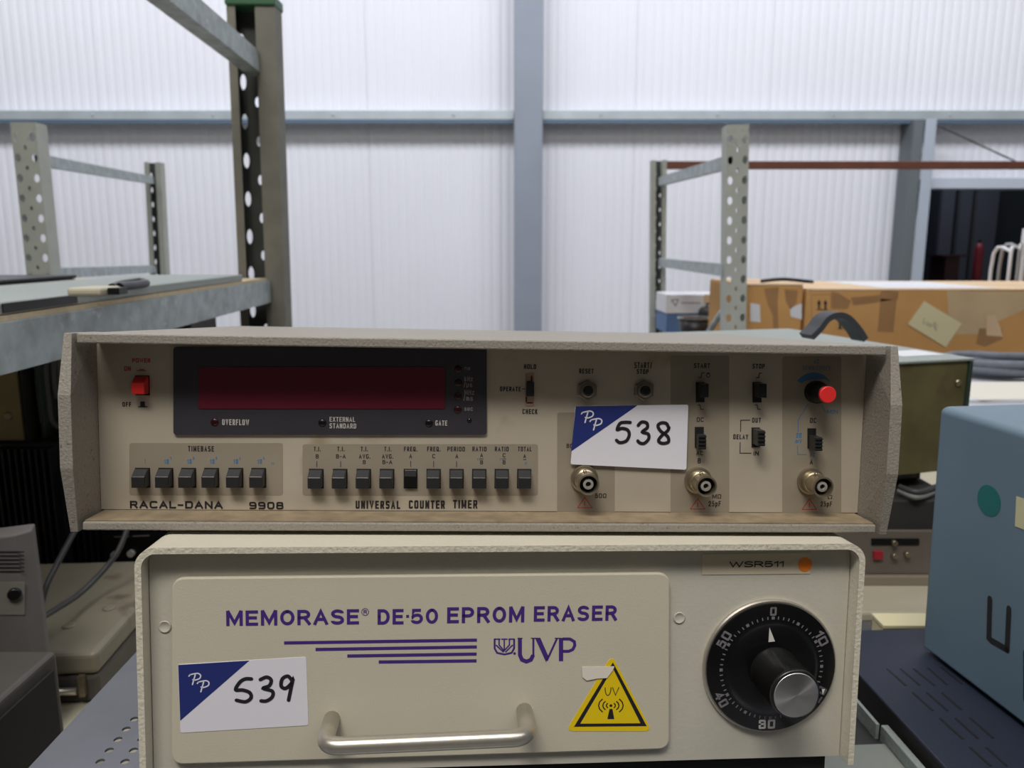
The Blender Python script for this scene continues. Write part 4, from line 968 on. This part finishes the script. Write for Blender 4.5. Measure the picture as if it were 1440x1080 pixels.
link('masking_tape', prism(B(), SBs, [SBs.uv(*p) for p in ((1430, 698), (1428, 740), (1475, 757), (1475, 712))], .0002, .0005), mat('masking_tape', (206, 202, 162), .7), bb, label='strip of pale masking tape')
strokes('lettering', bb, SBs, [[(1392.5, 842), (1391, 897), (1395, 901), (1416, 913)], [(1416.5, 914), (1419.3, 856)], [(1443, 918), (1443, 985)]], 6.5, M_ink, h=.0003, caps=8)
# grey equipment below, with a raised pale edge
zG = zN - .012
g0 = onz(1262, 1046, zG)
gd = onz(1318, 1095, zG) - onz(1255, 1036, zG); gd.z = 0; gd.normalize(); gx_ = Vector((-gd.y, gd.x, 0)); gx_ = gx_ if gx_.x > 0 else -gx_
Mg = MN.copy(); Mg.translation = MN @ Vector((-.0065, -.118, -.012))
ge = thing('grey_equipment', 'grey tray-like equipment with a pale raised edge, at the lower right corner', 'equipment', M=Mg)
link('top_panel', bx(-.062, -.0015, -.26, -.008, -.012, -.010), mat('pale_grey_panel', (138, 142, 136), .5), ge)
link('raised_edge', bx(-.001, .0045, -.26, .0, -.05, 0), M_lidgrey, ge, bevel=.0008)
link('body', bx(-.062, -.0015, -.26, .10, -.06, -.0125), M_darkgear, ge)
link('side_rail', bx(-.004, -.0015, .0005, .10, -.012, .0), M_lidgrey, ge)
zst = zG - .06
stand('low_stand', 'low grey stand below the grey equipment at lower right', .225, .75, .15, .655, zN - NH - .0002, M_postbrown)
stz = zN - NH
# raise blocks so that the equipment rests on the stand
blk = Mg @ Vector((-.03, -.08, -.06))
link('support', bx(-.06, -.003, -.25, .08, -.06 - (blk.z - stz), -.0602), M_darkgear, ge)
# cream equipment edge in the corner
zz = zN - .004
# bench gear at the back right
gz = zb_r
Y0 = onz(1250, 821, zb_r).y
gw0, gw1 = at(1205, 800, Y0).x - .12, at(1345, 800, Y0).x
gt = at(1250, 706, Y0).z
eq = thing('rack_unit', 'grey-brown rack unit with a small red button, on the cream bench', 'equipment', loc=((gw0 + gw1) / 2, Y0, gz)); hw = (gw1 - gw0) / 2; hh_ = gt - gz
link('case', bx(-hw, hw, .006, .40, .004, hh_), M_darkgear, eq, bevel=.002)
link('front_panel', bx(-hw, hw, 0, .0055, .012, hh_ - .035), M_greygear, eq, bevel=.001)
link('lower_trim', bx(-hw, hw, -.006, .0055, .0, .0115), mat('taupe_trim', (128, 118, 104), .5), eq, bevel=.001)
ME = Matrix.Translation(eq.location); SE = Surf(ME, (0, 0, 0))
link('button', prism(B(), SE, pxrect(SE, 1227, 1240, 774, 785, 0), .0002, .004), mat('dull_red_button', (150, 30, 44), .4), eq, label='small red button', bevel=.0005)
for px, py in ((1256, 780), (1274, 778), (1256, 762)): link('knob', lathe(B(), [(.003, .0002), (.003, .006)], Mp(SE, px, py), 14), M_nickel, eq)
link('switch_row', prism(B(), SE, pxrect(SE, 1225, 1292, 757, 766, 0), .0002, .0012), M_black, eq)
# cables lying over the rack unit
for i, (a, b) in enumerate((((1264, 690), (1312, 722)), ((1262, 716), (1312, 728)))):
    pts = [at(*a, Y0 + .02), at((a[0] + b[0]) / 2, (a[1] + b[1]) / 2 + 2, Y0 + .0), at(*b, Y0 + .02)]
    pts = [Vector((p.x, p.y, max(p.z, gt + .006 + i * .006))) for p in pts]
    tag(link('cable', tube(B(), spline(pts), .0035, 8), M_cabledark if i else M_cable), ['grey cable lying across the rack unit, below the olive panel', 'lower dark cable lying across the rack unit'][i], 'cable')
# instrument with olive side panel and strap handle, standing on the rack unit
fr = at(1367.5, 503, .92); fl_ = at(1262, 509.5, .86)
dx = Vector((math.cos(math.radians(16)), math.sin(math.radians(16)), 0)); dyv = Vector((-dx.y, dx.x, 0))
Mo = Matrix((dx, dyv, Vector((0, 0, 1)))).transposed().to_4x4()
hO = fr.z - at(1310, 666, .9).z
Mo.translation = Vector((fr.x, fr.y, fr.z - hO))
io = thing('instrument', 'instrument with olive metal side, grey speckled lid and black strap handle, behind the counter', 'instrument', M=Mo)
IW, ID = .32, .36
link('side_panel', bx(-IW, -.006, 0, .002, .0, hO - .004), M_olive, io)
link('corner_edge', bx(-.0055, 0, -.002, .006, 0, hO - .004), M_dkgreen, io)
link('case', bx(-IW, -.001, .0065, ID, .0, hO - .005), M_darkgear, io)
link('lid', bx(-IW - .001, .001, -.003, ID, hO - .0035, hO), M_lidgrey, io, bevel=.0012)
link('paper_label', bx(-.075, -.012, .03, .075, hO + .0002, hO + .0005), M_white, io, label='white paper slip on the lid')
SO = Surf(Mo, (0, 0, 0)); link('screw', lathe(B(), [(.0042, .0002), (.0042, .0012), (.0028, .0026)], Mp(SO, 1347, 538), 16), M_nickel, io)
def c5r(x_, y_): return 1040 + x_ / 3, 160 + y_ / 3
Sl = Surf(Mo, (0, .02, 0))
strap = [c5r(*p) for p in ((290, 940), (325, 905), (360, 862), (405, 848), (445, 862), (485, 905), (515, 950))]
pts = [Sl.uv(*p) for p in strap]; pts = [(v.x, v.y) for v in spline([(a, b, 0) for a, b in pts], 6)]
pts = [(a, max(b, hO + .001)) for a, b in pts]
bm = B(); pr = []
for i, (a, b) in enumerate(pts):
    d = Vector(pts[min(i + 1, len(pts) - 1)]) - Vector(pts[max(i - 1, 0)]); d.normalize(); n_ = Vector((-d.y, d.x)) * .0035
    pr.append([bm.verts.new((a + n_.x * s, y, b + n_.y * s)) for s, y in ((1, .012), (1, .034), (-1, .034), (-1, .012))])
for a, b in zip(pr, pr[1:]):
    for i in range(4): bm.faces.new((a[i], a[(i + 1) % 4], b[(i + 1) % 4], b[i]))
bm.faces.new(pr[0]); bm.faces.new(pr[-1][::-1])
link('strap_handle', bm, mat('dark_grey_strap', (62, 64, 70), .6), io, label='black strap handle')
# support box between rack unit and this instrument
sz0, sz1 = gt + .0005, Mo.translation.z - .0003
cc = Mo @ Vector((-.16, .18, 0))
if sz1 > sz0 + .004:
    t = thing('spacer_unit', 'dark low unit in shadow under the instrument with the olive side', 'equipment', M=Matrix.Translation((0, 0, sz0 - Mo.translation.z)) @ Mo)
    link('case', bx(-IW + .02, -.03, .03, ID - .01, 0, sz1 - sz0), M_darkgear, t, bevel=.002)
    link('front_strip', bx(-IW + .03, -.04, .028, .0298, .003, (sz1 - sz0) * .6), M_monitor, t)
# small cream carton label and clutter on bench front
p0 = at(1262, 880, .74)
cz = zb_r - .03
t = thing('card_box', 'flat cream card box just below the cream bench edge at right', 'box', M=Matrix.Translation((at(1266, 880, .70).x, .70, zN - NH)))
ch = at(1266, 884, .687).z - (zN - NH)
link('body', bx(-.022, .03, -.012, .012, 0, ch), mat('cream_card', (206, 198, 160), .7), t, bevel=.001)
link('lid', bx(-.023, .031, -.013, .013, ch + .0002, ch + .003), mat('cream_card_lid', (214, 206, 168), .7), t)
stand('step_stand', 'small low stand under the flat cream card box', .27, .62, .665, .77, zN - NH - .0002, M_postbrown, leg=.02)

# papers and coiled cable on the rear bench
zc_ = ZR
p = onz(1410, 556, ZR)
t = thing('paper_stack', 'stack of white paper on the bench behind the blue box', 'paper', loc=(p.x + .04, p.y + .02, ZR))
link('sheets', bx(-.16, .2, -.1, .12, .0005, .006), M_white, t)
link('top_sheet', bx(-.15, .18, -.09, .11, .0063, .0068, M=Matrix.Rotation(.1, 4, 'Z')), mat('cream_sheet', (220, 216, 204), .7), t)
p = onz(1425, 530, ZR)
bm = B(); pts = []
for i in range(90):
    a = i * .42; r_ = .095 + .02 * math.sin(i * .31); pts.append((r_ * 1.35 * math.cos(a), r_ * math.sin(a), .014 + .00035 * i + .003 * math.sin(i * 1.1)))
tag(link('cable_coil', tube(bm, spline(pts, 2), .010, 8), M_clothgrey), 'grey coiled cable lying on the bench before the long carton', 'cable').location = (p.x, p.y + .04, ZR - .002)

# ---------------------------------------------------------------- cartons
def carton(name, label, x0, x1, y0, y1, z0, z1, yaw=0, m=M_card):
    cx, cy = (x0 + x1) / 2, (y0 + y1) / 2; t = thing(name, label, 'box', loc=(cx, cy, z0)); t.rotation_euler = (0, 0, yaw)
    hx, hy, h_ = (x1 - x0) / 2, (y1 - y0) / 2, z1 - z0
    link('body', bx(-hx, hx, -hy, hy, .0005, h_ - .003), m, t, bevel=.004)
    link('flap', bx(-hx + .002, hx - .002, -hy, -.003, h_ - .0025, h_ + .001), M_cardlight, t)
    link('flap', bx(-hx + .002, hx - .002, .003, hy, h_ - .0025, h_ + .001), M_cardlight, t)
    return t, hx, hy, h_
YC = 2.2
x0 = at(1132, 450, YC).x; z1 = at(1250, 407, YC).z
t, hx, hy, h_ = carton('cardboard_carton', 'long brown cardboard carton with a cream note, behind the instruments at right', x0, x0 + 1.05, YC, YC + .55, ZR, z1)
MC = Matrix.Translation(t.location); SC = Surf(MC, (0, -hy - .0, 0))
def cp(pts, m, h=.001, name='tape_strip', label=None, h0=.0002): return link(name, prism(B(), SC, [SC.uv(*c5r(*p)) for p in pts], h0, h), m, t, label=label)
cp([(777, 790), (935, 885), (868, 985), (708, 888)], M_note, .003, 'note', 'cream note with pencil writing', .0015)
strokes('lettering', t, Surf(MC, (0, -hy - .0032, 0)), [[c5r(*p) for p in ((780, 862), (775, 885), (795, 880), (790, 895), (805, 885), (802, 900), (815, 890), (830, 915), (820, 880), (835, 895))]], .8, M_inkgreydim, smooth=True, caps=0)
cp([(595, 780), (662, 785), (648, 920), (582, 918)], M_packtape, label='brown tape block')
cp([(388, 748), (415, 755), (470, 790), (455, 822), (388, 822)], M_packtape)
cp([(470, 775), (590, 765), (600, 745), (670, 750), (668, 782), (480, 808)], M_packtape)
cp([(875, 745), (1260, 752), (1260, 800), (1080, 880), (1075, 930), (915, 930), (905, 870), (880, 850)], M_cleartape, .0006, label='wide pale parcel tape')
cp([(1010, 905), (1108, 905), (1108, 950), (1035, 982), (998, 970)], M_packtape)
cp([(1040, 850), (1075, 850), (1100, 905), (1108, 940), (1040, 935)], M_cardlight, .002, 'torn_flap', None, .0012)
for x_ in (335, 362):
    cp([(x_ - 4, 800), (x_ + 4, 800), (x_ + 4, 822), (x_ - 4, 822)], M_ink, name='arrow_mark'); cp([(x_, 784), (x_ + 9, 802), (x_ - 9, 802)], M_ink, name='arrow_mark')
cp([(325, 824), (372, 824), (372, 828), (325, 828)], M_ink, name='arrow_mark'); cp([(412, 862), (438, 862), (430, 885), (428, 900), (438, 908), (412, 908), (420, 900), (418, 885)], M_ink, name='glass_mark')
strokes('printed_frame', t, SC, [[c5r(305, 925), c5r(303, 765), c5r(385, 762)], [c5r(385, 762), c5r(385, 850)]], .8, M_packtape, h=.0003, caps=0)
link('paper_sheet', bx(-.30, .03, -hy + .05, hy - .06, h_ + .0013, h_ + .002, M=Matrix.Translation((.02, 0, 0))), M_white, t, label='white sheet lying under tape on the lid')
x0b, x1b = at(1046, 450, 2.2).x, at(1131, 450, 2.2).x - .004
t, hx, hy, h_ = carton('cardboard_carton', 'shorter cardboard carton with torn brown tape, left of the long one', x0b, x1b, 2.21, 2.6, ZR, at(1090, 400, 2.21).z)
MC = Matrix.Translation(t.location); SC = Surf(MC, (0, -hy, 0))
cp([(103, 738), (165, 730), (160, 800), (165, 930), (145, 930), (140, 850), (118, 800)], M_packtape)
cp([(190, 740), (245, 745), (240, 800), (215, 825), (195, 790)], M_packtape)
cp([(45, 798), (85, 805), (88, 880), (45, 875)], M_white, name='paper_label', label='white address label'); cp([(212, 820), (262, 800), (262, 868), (215, 855)], M_white, name='paper_label')
cp([(100, 915), (190, 918), (190, 932), (100, 932)], M_white, name='paper_label')
bm = B(); tube(bm, spline([(-.03, -hy + .03, h_ + .008), (.03, -hy + .02, h_ + .014), (.09, -hy + .01, h_ + .009), (.12, -hy + .03, h_ + .006)]), .005, 8)
link('tape_tail', bm, M_black, t)
# things around the right rack foot
bw0, bw1 = at(936, 430, 2.9).x, at(1018, 430, 2.9).x
zt0, zt1 = at(970, 441, 2.9).z, at(970, 414, 2.9).z
bt0 = ZR
t = thing('blue_carton', 'blue carton under the white box behind the right rack', 'box', loc=((bw0 + .095), 3.02, ZR)); link('body', bx(-.09, .07, -.12, .1, .0005, zt0 - ZR - .003), M_bluebox, t, bevel=.003); link('lid', bx(-.091, .071, -.121, .101, zt0 - ZR - .0028, zt0 - ZR - .0003), M_bluebox, t)
t = thing('white_carton', 'white printed box lying across the blue carton behind the right rack', 'box', loc=((bw0 + bw1) / 2, 3.0, zt0)); w_ = (bw1 - bw0) / 2
link('body', bx(-w_, w_, -.1, .1, 0, zt1 - zt0), M_white, t, bevel=.003)
ST = Surf(Matrix.Translation(t.location), (0, -.1, 0)); strokes('lettering', t, ST, [[(944, 422), (950, 430), (954, 421)], [(944, 422), (954, 421)], [(958, 426), (985, 426)]], 1.6, M_inkgreydim, caps=0, h=.0004)
link('flap', bx(w_ * .3, w_ * .9, -.102, -.1003, (zt1 - zt0) * .5, zt1 - zt0), M_cardlight, t)
bc = at(978, 446, 2.70); t = thing('waste_bin', 'black round bin with a silver rim behind the right rack', 'bin', loc=(bc.x, 2.70, ZR)); hb = bc.z - ZR
link('body', lathe(B(), [(.045, 0.0005), (.058, hb - .006)], None, 32), M_bin, t); sharp(link('rim', lathe(B(), [(.058, hb - .0055), (.063, hb - .004), (.063, hb), (.057, hb), (.056, hb - .0055)], None, 32), M_rim, t))
bc = at(1006, 440, 2.6); t = thing('dark_case', 'dark upright case beside the black bin', 'case', loc=(bc.x + .055, 2.86, ZR)); link('body', bx(-.04, .04, -.04, .06, .0005, bc.z - ZR), M_darkgear, t, bevel=.02, seg=4); link('handle', tube(B(), [(-.02, 0, bc.z - ZR + .001), (-.02, 0, bc.z - ZR + .012), (.02, 0, bc.z - ZR + .012), (.02, 0, bc.z - ZR + .001)], .004, 8), M_black, t)
# boards standing at the far right
for i, (px, pyt, m, lab) in enumerate(((1417, 353, M_white, 'white thin frame leaning behind the carton, leftmost of three boards'), (1425, 349, M_rim, 'grey thin frame leaning behind the carton, between the white frame and brown board'), (1434, 323, mat('brown_board', (134, 100, 88), .7), 'brown board with pale edge standing behind the long carton'))):
    a = at(px, pyt, 2.85); t = thing('board', lab, 'board', loc=(a.x + (0, .012, .03)[i], 2.85, ZR)); hb = a.z - ZR; wd = .006 if i < 2 else .09
    if i < 2:
        p_ = [(0, -.02, .006), (0, -.02, hb - .01), (.01, 0, hb), (.012, .10, hb - .01), (.012, .10, .006)]; link('frame_tube', tube(B(), spline([Vector(q) for q in p_], 4), .006, 8), m, t)
    else:
        link('panel', bx(0, wd, 0, .012, .0005, hb, M=Matrix.Rotation(.1, 4, 'Z')), m, t); link('pale_edge', bx(-.01, -.0005, -.004, .016, .0005, hb + .004), M_white, t)

# ---------------------------------------------------------------- left bench: amplifiers, monitor, case, speaker, cables
zl = zb_left
def finned(name, label, xa_, xb_, y0, y1, z0, z1, nf):
    t = thing(name, label, 'amplifier', loc=((xa_ + xb_) / 2, (y0 + y1) / 2, z0)); hx, hy, h_ = (xb_ - xa_) / 2, (y1 - y0) / 2, z1 - z0
    link('body', bx(-hx, hx, -hy + .016, hy, .0005, h_), M_heat, t, bevel=.003)
    p = 2 * hx / nf; base = None
    for i in range(nf):
        if base is None:
            base = link('fin', bx(-.0014, .0014, -hy, -hy + .0155, .004, h_ - .004), M_heat, t); base.location = (-hx + p * .5, 0, 0)
        else:
            c_ = base.copy(); COL.objects.link(c_); c_.location = (-hx + p * (i + .5), 0, 0)
    return t, hx, hy, h_
ya0 = 1.0
finned('amplifier', 'black finned amplifier at far left behind the grey unit', at(-70, 700, ya0).x, at(80, 700, ya0).x, ya0, ya0 + .3, zl, at(30, 628, ya0).z, 16)
t, hx, hy, h_ = finned('amplifier', 'black finned amplifier with pale terminals, behind the left end of the counter', at(98, 700, ya0 + .02).x, at(330, 700, ya0).x, ya0 + .02, ya0 + .32, zl, at(150, 640, ya0).z, 26)
MA = Matrix.Translation(t.location); SA = Surf(MA, (0, -hy - .002, 0))
link('terminal_plate', prism(B(), SA, pxrect(SA, 146, 232, 748, 798, .001), 0, .0015), M_black, t)
SA2 = Surf(MA, (0, -hy - .0036, 0))
T(t, SA2, 'OUTPUT LINE 8 OHM', 162, 212, 752, 756, M_inkgreydim, .0) if False else strokes('lettering', t, SA2, [[(160, 755), (182, 754)], [(186, 754), (210, 753)]], 1.2, M_inkgreydim, caps=0)
for px, py in ((186, 777), (163, 779)): link('terminal', lathe(B(), [(.005, .0001), (.005, .006)], Mp(SA2, px, py), 12), M_inkgrey, t)
for px, py in ((74, 783), (92, 783)):
    pass
xa_, xb_ = at(172, 450, 1.36).x, at(268, 450, 1.36).x
t = crate('tall_cabinet', 'dark grey cabinet top just under the far end of the left rail', 'cabinet', xa_, xb_, 1.36, 1.48, zl, at(220, 444, 1.36).z, M_monitor)
link('door', bx(-(xb_ - xa_) / 2 + .006, (xb_ - xa_) / 2 - .006, -.063, -.0602, .02, at(220, 444, 1.36).z - zl - .012), M_darkgear, t)
# gold panelled unit on the first amplifier
ya1 = 1.02; zt = at(30, 628, ya0).z
a0, a1 = at(-70, 550, ya1).x, at(30, 550, ya1).x
t = thing('gold_unit', 'unit with a dull gold metal panel and one screw, under the left rail', 'equipment', loc=((a0 + a1) / 2, ya1, zt)); hw = (a1 - a0) / 2; hz = at(10, 492, ya1).z - zt
link('panel', bx(-hw, hw - .004, 0, .003, .004, hz), M_gold, t); link('case', bx(-hw, hw, .0035, .2, .0005, hz), M_darkgear, t)
SG = Surf(Matrix.Translation(t.location), (0, 0, 0)); link('screw', lathe(B(), [(.0055, .0002), (.0055, .0014), (.0035, .003)], Mp(SG, 12, 585), 14), M_nickel, t)
# dark green plate with loops of grey cable
a0, a1 = at(38, 550, ya1).x, at(128, 550, ya1).x; zt2 = at(150, 640, ya0).z
x_l = at(84, 700, ya0 + .02).x
t = thing('cable_housing', 'open dark housing full of grey cable loops, left of the counter', 'equipment', loc=((a0 + a1) / 2, 1.06, max(zt, zt2) + .001))
hw = (a1 - a0) / 2; z0_ = max(zt, zt2) + .001; hz = at(60, 480, 1.06).z - z0_
link('back_plate', bx(-hw + .01, hw + .1, .08, .085, .0, hz), M_darkgear, t); link('side_plate', bx(-hw + .001, -hw + .006, -.02, .0795, .0, hz), mat('dark_green_grey_plate', (74, 88, 82), .5), t)
link('floor_plate', bx(-hw + .0065, hw + .1, -.02, .0795, .0, .003), M_darkgear, t); link('black_block', bx(-hw + .05, hw + .06, .0, .06, .0032, hz * .42), M_black, t, bevel=.003)
Mt = Matrix.Translation(-t.location)
for i, px in enumerate((45, 58, 70, 78)):
    pts = [at(px + 6, 486, 1.055), at(px + 7, 530, 1.055), at(px + 9 + i, 560, 1.055), at(px + 14, 590, 1.055), at(px + 28, 620, 1.055)]
    pts = [Mt @ p for p in pts]; pts = [Vector((p.x, p.y, max(p.z, .012))) for p in pts]
    pts = pts if i < 2 else pts[:3]
    link('cable_loop', tube(B(), spline(pts), .0042, 8), M_cable, t)
# flat case
zc1 = at(118, 919, .72).z
ff = onz(135, 918, zc1); bk = onz(205, 842, zc1); ffl = onz(20, 922, zc1)
ex_ = (ff - ffl).normalized(); ey_ = Vector((-ex_.y, ex_.x, 0))
Mc = Matrix((ex_, ey_, Vector((0, 0, 1)))).transposed().to_4x4(); Mc.translation = Vector((ff.x, ff.y, zl))
hC = zc1 - zl
fc = thing('flat_case', 'flat grey-beige case with a small silver latch, lying on the left bench', 'case', M=Mc)
CW, CD = .26, .24
sk_ = (bk - ff).dot(ex_) / (bk - ff).dot(ey_)
link('base', bx(-CW, -.001, .001, CD, .0005, hC * .55), M_speakerb, fc, bevel=.004); link('lid', bx(-CW, 0, 0, CD, hC * .56, hC), M_case, fc, bevel=.006, seg=3)
link('latch', tube(B(), [(-.085, -.004, hC * .3), (-.02, -.004, hC * .3)], .004, 10), M_alu, fc); link('latch_hook', bx(-.018, -.012, -.006, -.0005, hC * .2, hC * .6), M_nickel, fc)
for dx_, dy_ in ((-.055, .06), (-.03, .1)): link('lid_boss', lathe(B(), [(.007, hC + .0002), (.007, hC + .001), (.005, hC + .0015)], Matrix.Translation((dx_, dy_, 0)), 16), M_case, fc)
# grey plastic unit (left edge)
ym = .66; zm1 = at(40, 752, ym).z; pr_ = at(52, 800, ym); yw_ = math.radians(24)
zs_ = at(78, 914, .58).z
mo = thing('grey_unit', 'warm grey plastic unit with round black knob and top vents, at left edge', 'equipment', loc=(pr_.x, pr_.y, zl)); mo.rotation_euler = (0, 0, yw_)
hm = zm1 - zl; Lw = .16
bm = B(); pf = [(0, 0), (.012, .012), (.012, hm - .03), (0, hm)]
bm = B(); q0 = [(-Lw, 0, .0005), (-.012, 0, .0005), (0, .008, .0005), (0, .028, .0005), (-Lw, .028, .0005)]
lo = [bm.verts.new(p) for p in q0]; hi = [bm.verts.new((p[0] - (.003 if p[0] > -.1 else 0), p[1] + (.006 if p[1] < .05 else 0), hm)) for p in q0]
bm.faces.new(lo); bm.faces.new(hi[::-1])
for k_ in range(5): bm.faces.new((lo[k_], hi[k_], hi[(k_ + 1) % 5], lo[(k_ + 1) % 5]))
link('shell', bm, M_monitor, mo, bevel=.0015)
bpy.context.view_layer.update()
Mm = Matrix.Translation(mo.location) @ Matrix.Rotation(yw_, 4, 'Z'); SM = Surf(Mm, (0, .0, 0), (1, 0, 0), (0, .006, hm))
link('control_plate', prism(B(), SM, pxrect(SM, -30, 35, 818, 864, .001), .0004, .001), M_monitord, mo)
link('knob', lathe(B(), [(.0056, .0011), (.0056, .004), (.0045, .005)], Mp(SM, 21, 834), 24), M_black, mo, label='round black knob')
for i in range(6): link('vent_slot', prism(B(), SM, pxrect(SM, -30, 34, 775 + i * 5.5, 776.6 + i * 5.5, 0), .0004, .0008), M_hole, mo)
xr_ = at(80, 914, .58).x
dk = thing('dark_speaker', 'dark grey-brown box with black grille at the lower left corner', 'speaker', loc=(xr_ - .1, .41, zl)); hs2 = zs_ - zl
link('case', bx(-.1, .1, -.17, .17, .0005, hs2), M_speakerb, dk, bevel=.004, seg=3); link('grille', bx(.1002, .1022, -.16, .16, .008, hs2 - .012), M_mesh, dk)
# signal cables running down across the case
def wire(name, lab, pts, r, m): return tag(link(name, tube(B(), spline(pts), r, 10), m), lab, 'cable')
wire('signal_cable', 'grey cable hanging behind the counter, left of the longer one', [at(112, 735, .86), at(98, 760, .84), at(82, 790, .82), at(66, 822, .80), at(58, 850, .79)], .0032, M_cabledark)
wire('signal_cable', 'long grey cable curving down over the flat case to the left edge', [at(182, 735, .88), at(166, 775, .86), at(140, 808, .84), at(108, 838, .80), at(70, 862, .74), at(35, 885, .70), at(0, 915, .66), at(-30, 935, .64)], .0032, M_cabledark)
